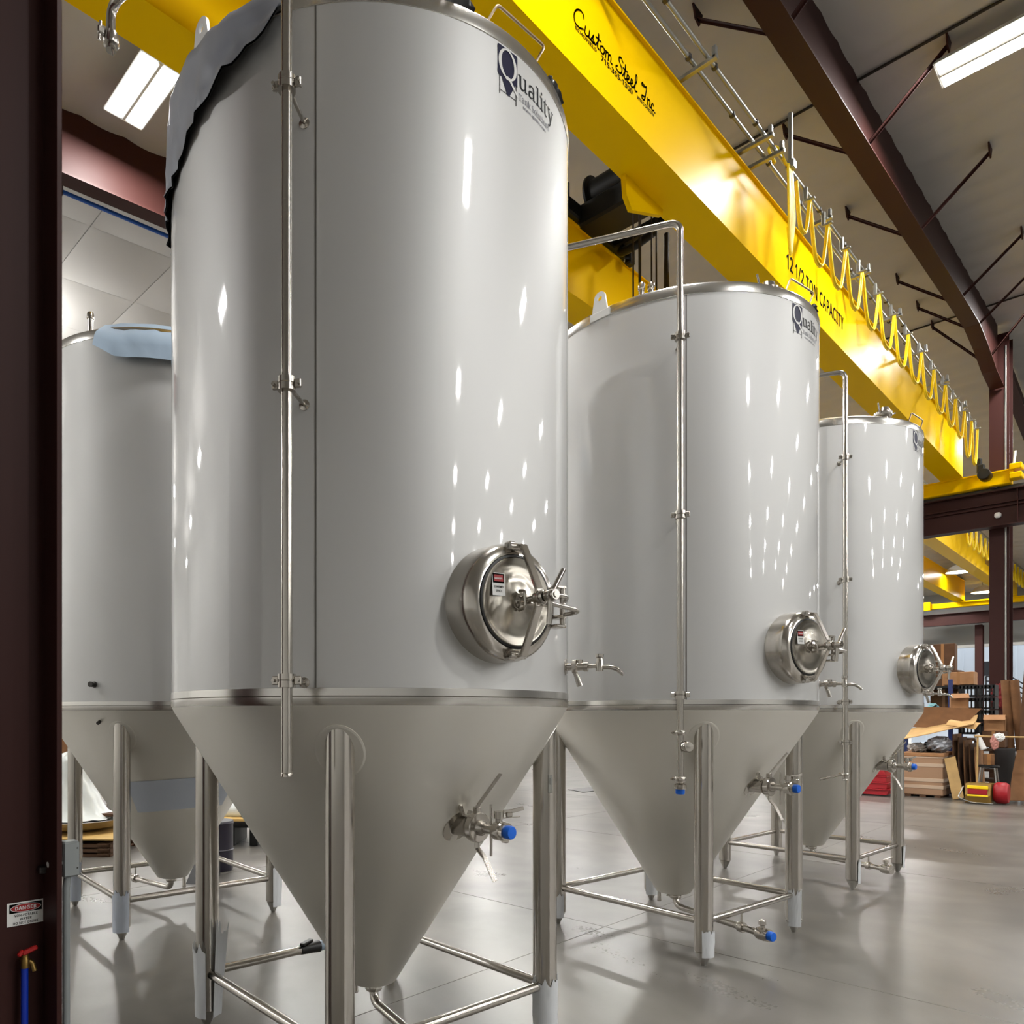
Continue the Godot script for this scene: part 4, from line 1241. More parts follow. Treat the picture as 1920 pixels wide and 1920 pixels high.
func left_store() -> void:
	# pallet of sheets with a wrapped dished head
	var t := thing("wood_pallet", "low wooden pallet with dark boards under yellow plywood, behind the left tank", "pallet", P(3.3, 0, 9.1), 0.78)
	for k in 3:
		for z in 4:
			obj("pallet_board", mb().bx(Vector3(0, 0.03 + k * 0.055, -0.5 + z * 0.34), Vector3(1.5, 0.022, 0.12), 0.003), M.wood, t)
		for x in 3:
			obj("pallet_block", mb().bx(Vector3(-0.68 + x * 0.68, 0.012 + k * 0.055, 0), Vector3(0.09, 0.036, 1.2)), M.wood, t)
	tag(obj("plywood_sheet", mb().box(at(P(3.3, 0.195, 9.1), Basis(Vector3.UP, 0.78)), Vector3(1.5, 0.024, 1.3), 0.003), M.plywood), "yellow plywood sheet lying on the low pallet under the dished head", "plywood")
	var hd := thing("dished_head", "shallow steel tank head lying on plywood behind the left tank", "tank head", P(3.2, 0.21, 9.15))
	obj("dish", mb().lathe(Transform3D(), [Vector2(0.0, 0.0), Vector2(0.3, 0.0), Vector2(0.56, 0.06), Vector2(0.62, 0.13), Vector2(0.64, 0.14), Vector2(0.6, 0.14), Vector2(0.54, 0.1), Vector2(0.0, 0.07)], 56), M.band, hd)
	var rows := []
	var f := FastNoiseLite.new()
	f.seed = 77
	f.frequency = 1.5
	for i in 15:
		var line := []
		var s := i / 14.0
		for j in 41:
			var a := TAU * (j % 40) / 40.0
			var r := lerpf(0.54, 0.16, pow(s, 0.55)) * (1.0 + 0.16 * f.get_noise_2d(cos(a) * 1.4 + 5.0, sin(a) * 1.4 + s)) if i < 14 else 0.02
			line.append(P(3.15, 0.34, 9.3) + Vector3(cos(a) * r, s * 0.78 + 0.03 * f.get_noise_2d(a * 2.0, s * 4.0), sin(a) * r))
		rows.append(line)
	tag(obj("plastic_wrap", mb().sheet(rows, 0.0, -1.0), M.white_film), "white plastic film draped in a tall mound over the dished head", "plastic film")
	tag(obj("brown_offcut", mb().box(at(P(3.52, 0.375, 8.86), Basis(Vector3.UP, 0.5)), Vector3(0.16, 0.03, 0.26), 0.004), M.card_dark), "curved brown offcut lying on the rim of the dished head", "offcut")
	# tank stand far behind with pipe rails
	t = thing("tank_stand", "distant steel tank frame with pipe legs and rails behind the brown column", "stand", P(3.5, 0, 11.8))
	for q: Vector2 in [Vector2(-0.9, -0.5), Vector2(-0.05, -0.1), Vector2(0.22, -0.25), Vector2(0.9, 0.6)]:
		obj("leg", mb().tube(PackedVector3Array([Vector3(q.x, 0, q.y), Vector3(q.x, 1.9, q.y)]), 0.055, 14), M.tube, t)
	for y: float in [0.42, 0.85]:
		obj("rail", mb().tube(PackedVector3Array([Vector3(-0.9, y, -0.5), Vector3(-0.05, y, -0.1), Vector3(0.22, y, -0.25)]), 0.03, 10), M.tube, t)
	obj("tank_bottom", mb().lathe(at(Vector3(-0.3, 1.55, -0.3)), [Vector2(0.0, 0.0), Vector2(0.5, 0.05), Vector2(0.8, 0.3), Vector2(0.8, 2.2)], 40), M.satin, t)
	t = thing("pipe_manifold", "chrome valve manifold seen between the far stand legs", "manifold", P(3.35, 0.9, 11.2))
	obj("manifold_pipe", mb().tube(PackedVector3Array([Vector3(-0.3, 0.4, 0), Vector3(0.25, 0.42, 0)]), 0.035, 12).tube(PackedVector3Array([Vector3(-0.3, 0.2, 0), Vector3(0.25, 0.2, 0)]), 0.03, 12), M.polished, t)
	for x: float in [-0.2, 0.0, 0.18]:
		obj("valve", mb().lathe(at(Vector3(x, 0.1, 0)), [Vector2(0.02, 0.0), Vector2(0.05, 0.06), Vector2(0.03, 0.14), Vector2(0.05, 0.2), Vector2(0.03, 0.4)], 16), M.polished, t)
	for k in 3:
		carton(["tan carton on the floor behind the far stand, lowest of three", "tan carton behind the far stand, middle of three", "tan carton behind the far stand, topmost of three"][k], P(3.9, 0.0 + k * 0.42, 13.4), Vector3(1.0, 0.42, 1.0), 0.05 * k, M.card, "cartons behind the far stand")
	# right of the left tank
	t = thing("wood_pallet", "small pallet with a yellow board between the left tank and the nearest tank", "pallet", P(4.75, 0, 8.1), 0.78)
	obj("pallet_board", mb().bx(Vector3(0, 0.24, 0), Vector3(0.7, 0.03, 0.7), 0.004), M.black_metal, t)
	for z: float in [-0.28, 0.0, 0.28]:
		obj("pallet_block", mb().bx(Vector3(0, 0.11, z), Vector3(0.6, 0.22, 0.1), 0.004), M.black_metal, t)
	panel_sheet("plywood_sheet", "bent yellow board on the small dark pallet", "plywood", P(4.15, 0.3, 8.0), P(4.9, 0.28, 7.45), P(4.75, 0.32, 8.6), 0.03, M.plywood, 0.02)
	tag(obj("film_roll", mb().lathe(Transform3D(Basis(Vector3.UP, 0.78) * Basis(Vector3.RIGHT, PI / 2.0), P(4.62, 0.42, 7.95)), [Vector2(0.0, -0.3), Vector2(0.09, -0.3), Vector2(0.1, -0.28), Vector2(0.1, 0.28), Vector2(0.09, 0.3), Vector2(0.0, 0.3)], 24), M.white_film), "white roll of film lying on the bent yellow board", "roll")
	tag(obj("dark_drum", mb().lathe(at(P(3.73, 0, 6.75)), [Vector2(0.0, 0.0), Vector2(0.15, 0.0), Vector2(0.16, 0.02), Vector2(0.16, 0.2), Vector2(0.168, 0.21), Vector2(0.16, 0.22), Vector2(0.16, 0.46), Vector2(0.168, 0.48), Vector2(0.16, 0.5), Vector2(0.0, 0.5)], 32), M.purple_drum), "dark purple drum standing behind the left tank's cone", "drum")
	tag(obj("rubber_wedge", mb().prism(PackedVector2Array([Vector2(-0.2, 0), Vector2(0.2, 0), Vector2(0.2, 0.2), Vector2(0.12, 0.24)]), 0.18, Transform3D(Basis(Vector3.UP, 0.7), P(3.35, 0.0, 6.5))), M.rubber), "black rubber wedge on the floor below the left tank", "wedge")


func left_column() -> void:
	var root := column_at(0.575, 2.75, 8.3, "column_near", "dark brown steel column at the left edge with warning sign", 0.55, 0.3)
	# sign
	var t := thing("warning_sign", "white and red DANGER non-potable water sign on the brown column", "sign", P(0.785, 0.876, 2.741))
	var plate := mb().bx(Vector3.ZERO, Vector3(0.119, 0.08, 0.002), 0.0008)
	obj("plate", plate, M.white_paint, t)
	var black := art_poly([Vector2(-0.052, 0.004), Vector2(0.052, 0.004), Vector2(0.052, 0.035), Vector2(-0.052, 0.035)], 0.0016)
	var red := mb()
	var pts := []
	for k in 40:
		pts.append(Vector2(cos(TAU * k / 40.0) * 0.047, 0.0195 + sin(TAU * k / 40.0) * 0.0125))
	red.add(art_poly(pts, 0.0026))
	var white := ellipse_ring(Vector2(0, 0.0195), Vector2(0.049, 0.0142), Vector2(0.047, 0.0125), 0.0024)
	white.add(lettering("DANGER", 0.068, "Droid Sans", true, 0.0125), at(Vector3(-0.034, 0.0135, 0.0032)))
	black.add(lettering("NON-POTABLE", 0.075, "Droid Sans", true, 0.0085), at(Vector3(-0.0375, -0.0095, 0.0016)))
	black.add(lettering("WATER", 0.038, "Droid Sans", true, 0.0085), at(Vector3(-0.019, -0.0225, 0.0016)))
	black.add(lettering("DO NOT DRINK", 0.08, "Droid Sans", true, 0.0085), at(Vector3(-0.04, -0.0355, 0.0016)))
	obj_of("sign_print", [[black, M.black_print], [red, M.red_print], [white, M.white_paint]], t)
	# hose bib
	t = thing("hose_valve", "brass hose tap with red lever and blue hose on the brown column", "valve", P(0.772, 0.74, 2.70))
	obj("valve_body", mb().lathe(at(Vector3(0, -0.03, 0)), [Vector2(0.0, -0.01), Vector2(0.014, -0.01), Vector2(0.014, 0.02), Vector2(0.011, 0.024), Vector2(0.011, 0.036), Vector2(0.0, 0.037)], 16).tube(arc([Vector3(0, -0.02, 0), Vector3(0.02, -0.022, 0.0), Vector3(0.026, -0.055, 0.012)], 0.012), 0.008, 10, true, 0.01).tube(PackedVector3Array([Vector3(0, -0.02, 0.0), Vector3(0, -0.02, -0.045)]), 0.01, 10), M.brass, t)
	obj("lever", mb().box(at(Vector3(0.012, 0.018, 0.006), Basis(Vector3.BACK, 0.3)), Vector3(0.05, 0.016, 0.018), 0.004).box(at(Vector3(-0.016, 0.013, 0.004), Basis(Vector3.BACK, 0.9)), Vector3(0.024, 0.014, 0.016), 0.004), M.red_paint, t)
	obj("blue_hose", mb().tube(PackedVector3Array([Vector3(-0.002, -0.04, 0), Vector3(-0.004, -0.35, 0.004), Vector3(-0.002, -0.735, 0.0)]), 0.0115, 14), M.hose, t)
	# outlet box on a conduit
	t = thing("outlet_box", "grey electrical outlet box on a vertical conduit beside the brown column", "outlet box", P(0.915, 0, 2.70))
	obj("box", mb().bx(Vector3(0.0, 1.052, 0.0), Vector3(0.055, 0.125, 0.05), 0.005), M.galv_paint, t)
	obj("cover_plate", mb().bx(Vector3(0.0, 1.052, 0.027), Vector3(0.05, 0.115, 0.004), 0.0015), M.galv_paint, t)
	for y: float in [1.02, 1.09]:
		obj("screw", mb().lathe(at(Vector3(0.018, y, 0.029), along(Vector3.BACK)), [Vector2(0.003, 0.0), Vector2(0.002, 0.0012), Vector2(0.0, 0.0013)], 10), M.dark_steel, t)
	obj("conduit", mb().tube(PackedVector3Array([Vector3(-0.006, 0.99, 0), Vector3(-0.01, 0.95, 0.0), Vector3(-0.01, 0.0, 0.0)]), 0.0125, 16), M.galv_paint, t)
	obj("bracket", mb().bx(Vector3(-0.05, 1.02, -0.02), Vector3(0.09, 0.025, 0.03), 0.003), M.dark_steel, t)
	obj("bracket", mb().bx(Vector3(-0.035, 1.1, -0.01), Vector3(0.05, 0.03, 0.04), 0.003), M.dark_steel, t)
	obj("plug", mb().tube(PackedVector3Array([Vector3(-0.075, 1.04, 0.01), Vector3(-0.03, 1.045, 0.01)]), 0.011, 12), M.white_paint, t)


func _ready() -> void:
	# camera
	var cam := Camera3D.new()
	cam.name = "camera"
	add_child(cam)
	cam.position = Vector3(0, 1.55, 0)
	cam.rotation = Vector3(0, TH - PI / 2.0, 0)
	cam.projection = Camera3D.PROJECTION_FRUSTUM
	cam.near = 0.05
	cam.far = 300.0
	cam.size = 1920.0 / 1381.0 * 0.05
	cam.frustum_offset = Vector2((960.0 - 758.6) / 1381.0, (1344.2 - 960.0) / 1381.0) * 0.05
	cam.current = true
	# sky, exposure
	var env := Environment.new()
	var sky := Sky.new()
	var sm := ProceduralSkyMaterial.new()
	sm.sky_top_color = Color(0.8, 0.84, 0.89)
	sm.sky_horizon_color = Color(0.9, 0.93, 0.96)
	sm.ground_horizon_color = Color(0.6, 0.6, 0.6)
	sm.ground_bottom_color = Color(0.4, 0.4, 0.4)
	sm.ground_energy_multiplier = 1.2
	sm.sky_energy_multiplier = 2.2
	sky.sky_material = sm
	env.background_mode = Environment.BG_SKY
	env.sky = sky
	env.tonemap_mode = Environment.TONE_MAPPER_LINEAR
	env.tonemap_exposure = 1.09
	env.sdfgi_enabled = true
	env.ssao_enabled = true
	env.ssil_enabled = true
	var we := WorldEnvironment.new()
	we.name = "world_environment"
	we.environment = env
	add_child(we)
	var lamp_energy := 38.0
	var glow := 6.0

	# materials
	M.shell = mat(Color(0.76, 0.76, 0.755), 0.54, 0.62)
	M.shell.clearcoat_enabled = true
	M.shell.clearcoat = 1.0
	M.shell.clearcoat_roughness = 0.04
	M.cone = mat(Color(0.91, 0.90, 0.87), 0.42, 0.8)
	M.satin = mat(Color(0.72, 0.71, 0.69), 0.34, 0.95)
	M.band = mat(Color(0.82, 0.81, 0.79), 0.22, 1.0)
	M.tube = mat(Color(0.74, 0.72, 0.69), 0.2, 1.0)
	M.polished = mat(Color(0.78, 0.76, 0.73), 0.17, 1.0)
	M.door = mat(Color(0.68, 0.66, 0.62), 0.22, 1.0)
	M.door.anisotropy_enabled = true
	M.door.anisotropy = 0.9
	M.seam = mat(Color(0.45, 0.44, 0.42), 0.5, 0.8)
	M.rod = mat(Color(0.6, 0.52, 0.42), 0.35, 1.0)
	M.dark_steel = mat(Color(0.3, 0.29, 0.28), 0.4, 0.9)
	M.galv = mat(Color(0.62, 0.62, 0.6), 0.35, 0.9)
	M.galv_paint = mat(Color(0.55, 0.57, 0.57), 0.5, 0.2)
	M.white_steel = mat(Color(0.85, 0.85, 0.84), 0.45, 0.1)
	M.rubber = mat(Color(0.02, 0.02, 0.02), 0.5)
	M.blue_cap = mat(Color(0.0, 0.38, 0.82), 0.4)
	M.white_paint = mat(Color(0.88, 0.88, 0.87), 0.5)
	M.black_print = mat(Color(0.03, 0.025, 0.02), 0.7)
	M.black_print.metallic_specular = 0.1
	M.red_print = mat(Color(0.62, 0.06, 0.07), 0.5)
	M.navy = mat(Color(0.01, 0.01, 0.2), 0.45)
	M.navy.metallic_specular = 0.3
	M.ink = mat(Color(0.035, 0.035, 0.06), 0.6)
	M.ink.metallic_specular = 0.3
	M.grey_print = mat(Color(0.35, 0.35, 0.4), 0.5)
	M.brown = mat(Color(0.215, 0.115, 0.103), 0.52)
	M.brown.metallic_specular = 0.28
	M.yellow = mat(Color(0.91, 0.73, 0.0), 0.32)
	M.yellow.metallic_specular = 0.12
	M.yellow_dark = mat(Color(0.66, 0.48, 0.0), 0.4)
	M.cable = mat(Color(0.96, 0.82, 0.05), 0.5)
	M.black_metal = mat(Color(0.035, 0.035, 0.03), 0.5, 0.3)
	M.rope = mat(Color(0.16, 0.13, 0.1), 0.6, 0.3)
	M.red_plastic = mat(Color(0.6, 0.04, 0.1), 0.45)
	M.red_paint = mat(Color(0.62, 0.05, 0.05), 0.45)
	M.red_cloth = mat(Color(0.4, 0.06, 0.07), 0.9)
	M.pink_cloth = mat(Color(0.72, 0.5, 0.46), 0.9)
	M.hose = mat(Color(0.0, 0.17, 0.62), 0.4)
	M.blue_pipe = mat(Color(0.1, 0.33, 0.68), 0.4)
	M.brass = mat(Color(0.5, 0.4, 0.22), 0.4, 0.9)
	M.card = mat(Color(0.5, 0.35, 0.22), 0.85)
	M.card_dark = mat(Color(0.36, 0.24, 0.14), 0.85)
	M.card_light = mat(Color(0.66, 0.48, 0.32), 0.85)
	M.card_pale = mat(Color(0.82, 0.66, 0.43), 0.85)
	M.card_wrapped = mat(Color(0.62, 0.49, 0.38), 0.4)
	M.film_clear = mat(Color(0.74, 0.65, 0.56), 0.22)
	M.tape = mat(Color(0.6, 0.42, 0.24), 0.35)
	M.wood = mat(Color(0.36, 0.25, 0.16), 0.8)
	M.wood_pale = mat(Color(0.76, 0.62, 0.4), 0.75)
	M.plywood = mat(Color(0.83, 0.68, 0.4), 0.7)
	for k in ["card", "card_dark", "card_light", "card_pale", "wood", "wood_pale", "plywood"]:
		triplanar(M[k], noise_tex(hash(k) % 1000, 0.02, Color(0.86, 0.86, 0.86), Color(1, 1, 1), 4, 256), 0.9)
	M.bag_grey = mat(Color(0.6, 0.61, 0.63), 0.28, 0.3)
	M.bag_clear = mat(Color(0.7, 0.69, 0.67), 0.3)
	M.black_plastic = mat(Color(0.03, 0.03, 0.035), 0.4)
	M.grey_plastic = mat(Color(0.2, 0.19, 0.19), 0.5)
	M.cyan_plastic = mat(Color(0.6, 0.82, 0.85), 0.35)
	M.blue_paint = mat(Color(0.1, 0.17, 0.38), 0.5)
	M.gold_paint = mat(Color(0.55, 0.43, 0.2), 0.35, 0.4)
	M.purple_drum = mat(Color(0.1, 0.08, 0.14), 0.4)
	M.white_film = mat(Color(0.88, 0.9, 0.89), 0.3)
	M.film_grey = mat(Color(0.56, 0.58, 0.62), 0.45)
	M.film_black = mat(Color(0.02, 0.02, 0.022), 0.4)
	M.film_blue = mat(Color(0.62, 0.69, 0.76), 0.3)
	M.film_white = mat(Color(0.78, 0.79, 0.8), 0.3)
	M.film_slate = mat(Color(0.74, 0.77, 0.82), 0.3)
	M.glow = mat(Color(1, 1, 1), 0.5)
	M.glow.emission_enabled = true
	M.glow.emission = Color(1.0, 1.0, 0.99)
	M.glow.emission_energy_multiplier = glow
	M.liner = mat(Color(0.71, 0.70, 0.685), 0.55)
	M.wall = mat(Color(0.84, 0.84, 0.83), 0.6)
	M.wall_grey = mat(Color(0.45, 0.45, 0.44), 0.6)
	M.siding = mat(Color(0.9, 0.91, 0.92), 0.5)
	M.floor = mat(Color(0.49, 0.475, 0.455), 0.32)
	triplanar(M.floor, concrete_tex(0.66, 1.0, 5, 3), 0.16, concrete_tex(0.84, 1.0, 11, 1))

	# floor: a base with slabs between sawn joints
	var fl := struct("floor", mb().bx(P(18, -0.15, 0), Vector3(60, 0.296, 96)), M.floor)
	var slab := mb().bx(Vector3(0, -0.02, 0), Vector3(3.824, 0.04, 3.594), 0.003).surface(ArrayMesh.new(), M.floor)
	for i in range(-2, 12):
		for j in range(-2, 9):
			var s := obj_mesh("floor_slab", slab, fl)
			s.position = P(4.8 + (i + 0.5) * 3.83, 0.0, 2.95 + (j + 0.5) * 3.6)
	# ceiling: blanket sagging between purlins
	var rows := []
	var us := []
	var u := -10.5
	while u < 47.0:
		us.append(u)
		u += 0.1
	for x: float in us:
		var h := ceil_h(x) - 0.035 * absf(sin(PI * x / 0.6))
		rows.append([P(x, h, -48.0), P(x, h, -12.0), P(x, h, 12.0), P(x, h, 40.0)])
	struct("ceiling", mb().sheet(rows, 0.0, 1.0).bx(P(18, 11.4, -4), Vector3(60, 0.2, 92)), M.liner)
	var tile := mb()
	var g := []
	for i in 7:
		var line := []
		for j in 7:
			var fx := i / 6.0 - 0.5
			var fz := j / 6.0 - 0.5
			line.append(Vector3(fx * 1.494, -0.07 * cos(fx * PI) * cos(fz * PI), fz * 1.794))
		g.append(line)
	tile.sheet(g, 0.0, 1.0)
	var tile_mesh := tile.surface(ArrayMesh.new(), M.liner)
	var cl := get_node("ceiling")
	for i in 12:
		for j in 10:
			var x := -1.5 + i * 1.5 + 0.75
			var p := obj_mesh("ceiling_panel", tile_mesh, cl)
			p.position = P(x, ceil_h(x) - 0.1, 10.5 + j * 1.8 + 0.9)
			p.rotation.z = 0.05
	# walls
	struct("wall_left", mb().bx(P(-10.6, 5.5, -4), Vector3(0.3, 11.2, 92)), M.wall)
	struct("wall_back", mb().bx(P(18, 5.5, -46), Vector3(60, 11.2, 0.3)), M.wall)
	struct("wall_far", mb().bx(P(18, 5.5, 36), Vector3(60, 11.2, 0.3)), M.wall)
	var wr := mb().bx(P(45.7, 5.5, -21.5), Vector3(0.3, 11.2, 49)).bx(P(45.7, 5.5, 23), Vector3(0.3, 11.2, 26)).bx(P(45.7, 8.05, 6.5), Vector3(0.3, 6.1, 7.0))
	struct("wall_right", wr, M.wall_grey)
	struct("trim_doorway", mb().bx(P(45.5, 5.06, 6.5), Vector3(0.12, 0.14, 7.2)).bx(P(45.5, 2.5, 9.95), Vector3(0.12, 5.0, 0.12)), M.white_paint)
	# frames
	frame_line(3.0, 0, "brown steel rafter crossing the upper right corner above the crane")
	frame_line(10.2, 1, "brown steel rafter seen at upper left behind the light fixture")
	frame_line(17.4, 2, "brown steel rafter in the third frame, almost hidden by the left tank")
	left_column()
	var rc := column_at(21.7, 2.97, 10.3, "column_far", "brown steel column at the right where the crane runway passes", 0.5, 0.36)
	obj("conduit", mb().tube(PackedVector3Array([Vector3(-0.27, 0.3, 0.12), Vector3(-0.27, 10.0, 0.12)]), 0.018, 10), M.galv, rc)
	column_at(21.7, 10.2, 10.3, "column_far", "brown steel column behind the middle tank", 0.5, 0.36)
	var rb := mb()
	i_beam(rb, P(21.2, 6.25, -12.0), P(21.2, 6.25, 35.5), 0.8, 0.32)
	var run := struct("beam_runway", rb, M.brown)
	run.set_meta("label", "brown crane runway beam passing in front of the right column")
	obj("crane_rail", mb().bx(P(21.2, 6.7, 11.75), Vector3(0.08, 0.1, 47.5), 0.01), M.dark_steel, run)
	for h: float in [6.38, 6.30]:
		obj("conductor_bar", mb().bx(P(21.15, h, 11.75), Vector3(0.05, 0.03, 47.5), 0.004), M.brown, run)
	for k in 8:
		obj("stiffener", mb().bx(P(21.12, 6.25, -4.6 + k * 3.6), Vector3(0.14, 0.74, 0.012)), M.brown, run)
	tag(obj("junction_box", mb().bx(P(21.14, 6.1, 2.95), Vector3(0.12, 0.12, 0.12), 0.03), M.white_paint), "small white box fixed on the runway beam in front of the column", "junction box")
	var rb2 := mb()
	i_beam(rb2, P(43.5, 6.25, -10.0), P(43.5, 6.25, 35.5), 0.55, 0.35)
	var run2 := struct("beam_runway_far", rb2, M.brown)
	run2.set_meta("label", "second brown runway beam at the far side of the second bay")
	column_at(44.2, 6.86, 5.95, "column_second_bay", "thin brown column in the far bay above the bright doorway", 0.4, 0.3)
	# outside the doorway
	struct("ground_outside", mb().bx(P(18, -0.45, 0), Vector3(200, 0.3, 200)), M.wall)
	var ob := thing("neighbour_building", "pale blue-white metal building seen through the far doorway", "building", P(53.0, 0, 6))
	obj("siding_wall", mb().bx(Vector3(0.5, 4.0, 0), Vector3(1.0, 8.0, 40)), M.siding, ob)
	for k in 40:
		obj("siding_rib", mb().bx(Vector3(-0.02, 4.0, -12.0 + k * 0.6), Vector3(0.05, 8.0, 0.05)), M.siding, ob)
	var wf := obj("window_frame", mb().bx(Vector3(-0.03, 4.3, -1.6), Vector3(0.06, 0.95, 1.5), 0.01), M.white_paint, ob)
	obj("window_pane", mb().bx(Vector3(-0.065, 4.3, -1.6), Vector3(0.02, 0.8, 1.32)), M.grey_plastic, wf)
	var rail := thing("guard_rail", "dark steel guard rail of a ramp outside the doorway", "railing", P(46.8, 0, 6.4))
	for k in 4:
		obj("rail_bar", mb().tube(PackedVector3Array([Vector3(0, 3.6 - k * 0.25, -0.6), Vector3(0, 3.6 - k * 0.25, 0.3), Vector3(0, 2.9 - k * 0.25, 1.2)]), 0.03, 8), M.black_metal, rail)
	for z: float in [-0.6, 0.3, 1.2]:
		obj("rail_post", mb().tube(PackedVector3Array([Vector3(0, 0, z), Vector3(0, 3.6 if z < 1.0 else 2.9, z)]), 0.03, 8), M.black_metal, rail)

	# light fixtures: two in view, the rest make the rows that the tanks mirror
	make_light("twin panel ceiling light glowing above the rafter at upper left", 3.9, 8.95, "high bay lights", lamp_energy)
	make_light("long white ceiling light at the upper right corner", 11.4, 1.62, "high bay lights", lamp_energy)
	var rows_v := [30.0, 23.0, 16.0, 8.95, 1.55, -5.8, -12.5, -19.0, -25.5, -31.5, -37.0]
	for lu: float in [-6.8, 3.6, 11.4, 20.3, 27.0, 34.5, 41.0]:
		for lv: float in rows_v:
			if (lu < 0.0 and lv < 2.0) or (lu > 28.0 and lv < -14.0) or (lu == 3.6 and lv == 8.95) or (lu == 11.4 and lv == 1.55):
				continue
			make_light("rectangular high bay ceiling light hidden from view by tanks or frame", lu, lv, "high bay lights out of view", lamp_energy, 0.9 * lamp_energy if lv > 12.0 and lu < 22.0 else 0.0)

	for e in [[38.8, 7.75, 6.75, "nearer of two round white lamps hanging in the second bay"], [43.0, 7.35, 6.55, "farther of two round white lamps hanging in the second bay"]]:
		var rl := thing("round_lamp", e[3], "light", P(e[0], e[1], e[2]), 0.0, "round lamps of the second bay")
		obj("reflector", mb().lathe(Transform3D(), [Vector2(0.44, -0.02), Vector2(0.45, 0.0), Vector2(0.3, 0.2), Vector2(0.1, 0.3), Vector2(0.0, 0.3)], 32), M.white_steel, rl)
		obj("lamp_disc", mb().lathe(Transform3D(), [Vector2(0.0, -0.012), Vector2(0.42, -0.012), Vector2(0.43, 0.0)], 32), M.glow, rl)
		obj("hanger_wire", mb().tube(PackedVector3Array([Vector3(0, 0.3, 0), Vector3(0, ceil_h(e[0]) - e[1], 0)]), 0.01, 6), M.dark_steel, rl)
		var dl := AreaLight3D.new()
		dl.name = "lamp_glow"
		dl.area_size = Vector2(0.74, 0.74)
		dl.light_energy = lamp_energy * 0.08
		dl.shadow_enabled = true
		dl.rotation_degrees.x = -90.0
		dl.position = Vector3(0, -0.03, 0)
		rl.add_child(dl, true)

	# tanks
	var arm := Vector3(-0.41, 0, -0.907)
	tank(Vector2(2.354, 2.74), 4.0, 2.8, "nearest and largest looking steel tank with torn grey film at its top rim", {
		"pipe_bottom": 1.345, "pipe_top": 4.53, "arm": P(-0.215, 0, 0.984), "arm_drop": 0.13, "clamps": [1.675, 2.69, 3.72],
		"films": [[1, -150.0, 10.0, 0.06, 0.42, 0.03, "film_white"], [1, 40.0, 100.0, 0.06, 0.5, 0.035, "film_white"], [3, -75.0, 110.0, 0.05, 0.3, 0.004, "film_white"]], "leg_tag": true})
	tank(Vector2(5.159, 2.6), 6.0, -2.6, "middle tank of the row with blue caps on its valves", {
		"pipe_bottom": 1.125, "pipe_top": 4.49, "arm": arm, "arm_drop": 0.15, "clamps": [1.68, 2.75, 3.81], "pipe_valve": true, "drain_b": 25.0,
		"films": [[0, -30.0, 60.0, 0.06, 0.22, 0.006, "film_white"], [3, -60.0, 20.0, 0.05, 0.3, 0.008, "film_white"], [1, -60.0, 30.0, 0.05, 0.22, 0.006, "film_white"], [2, -60.0, 80.0, 0.05, 0.25, 0.008, "film_white"]],
		"vents": [Vector3(-0.05, 4.33, -0.15), Vector3(-0.1, 4.33, -0.2)], "vent_h": 0.46})
	tank(Vector2(8.091, 2.621), 3.5, 0.5, "farthest tank of the row beside the cardboard heap", {
		"pipe_bottom": 1.0, "pipe_top": 4.54, "arm": arm, "arm_drop": 0.15, "clamps": [1.68, 2.74, 3.8, 1.33], "pipe_lever": true, "drain_cap": false, "drain_b": 24.0, "decal": false,
		"films": [[0, 10.0, 70.0, 0.06, 0.26, 0.006, "film_white"], [3, 10.0, 80.0, 0.05, 0.26, 0.01, "film_white"]]})
	tank(Vector2(2.709, 5.623), 4.5, -157.0, "rear tank at left between the brown column and the nearest tank", {
		"pipe_bottom": 1.2, "pipe_top": 4.4, "arm": arm * -0.6, "clamps": [1.68, 2.75], "logo": false, "thermowell": true, "hoop": false, "drain_cap": false, "drain_b": -132.0, "drain_post": true,
		"films": [[0, -70.0, 70.0, 0.06, 0.34, 0.003, "film_slate"], [1, -60.0, 70.0, 0.05, 0.36, 0.004, "film_slate"], [3, 10.0, 90.0, 0.05, 0.36, 0.012, "film_white"]],
		"vents": [Vector3(-0.72, 4.25, 0.19)], "vent_h": 0.22, "lug_b": [-57.0, 63.0, 183.0]})
	tank_films()

	crane_one()
	hoist()
	crane_two()
	# air and water lines under the left roof
	for k in 2:
		var y := 8.92 + k * 0.12
		tag(obj("roof_pipe", mb().tube(PackedVector3Array([P(1.0, y, 11.0), P(14.0, y + 0.6, 11.0)]), 0.03 if k == 0 else 0.014, 10), M.blue_pipe if k == 0 else M.rope), ["blue pipe running under the roof at upper left", "thin dark line running above the blue roof pipe"][k], "pipe")
	tag(obj("pipe_hanger", mb().tube(PackedVector3Array([P(3.6, 8.98, 11.0), P(3.6, 9.6, 11.0)]), 0.012, 8).bx(P(3.6, 9.08, 11.0), Vector3(0.08, 0.22, 0.08), 0.02).tube(PackedVector3Array([P(3.6, 9.1, 11.0), P(3.75, 9.5, 10.4)]), 0.012, 8), M.dark_steel), "dark hanger holding the blue roof pipe", "hanger")
	for e in [[11.0, 0], [20.0, 1]]:
		tag(obj("roof_cable", mb().tube(PackedVector3Array([P(e[0], ceil_h(e[0]) - 0.06, -6.0), P(e[0], ceil_h(e[0]) - 0.06, 9.9)]), 0.018, 6), M.rope), ["thin dark cable along the roof liner above the crane, nearer one", "thin dark cable along the roof liner near the column"][e[1]], "cable")
	tag(obj("steel_plate", mb().prism(PackedVector2Array([Vector2(-0.5, -0.25), Vector2(0.55, -0.3), Vector2(0.5, 0.25), Vector2(-0.25, 0.3)]), 0.012, Transform3D(Basis(Vector3.RIGHT, -PI / 2.0), P(13.5, 0.0, 8.75))), M.dark_steel), "dark flat steel plate lying on the floor beyond the gap between the front tanks", "plate")
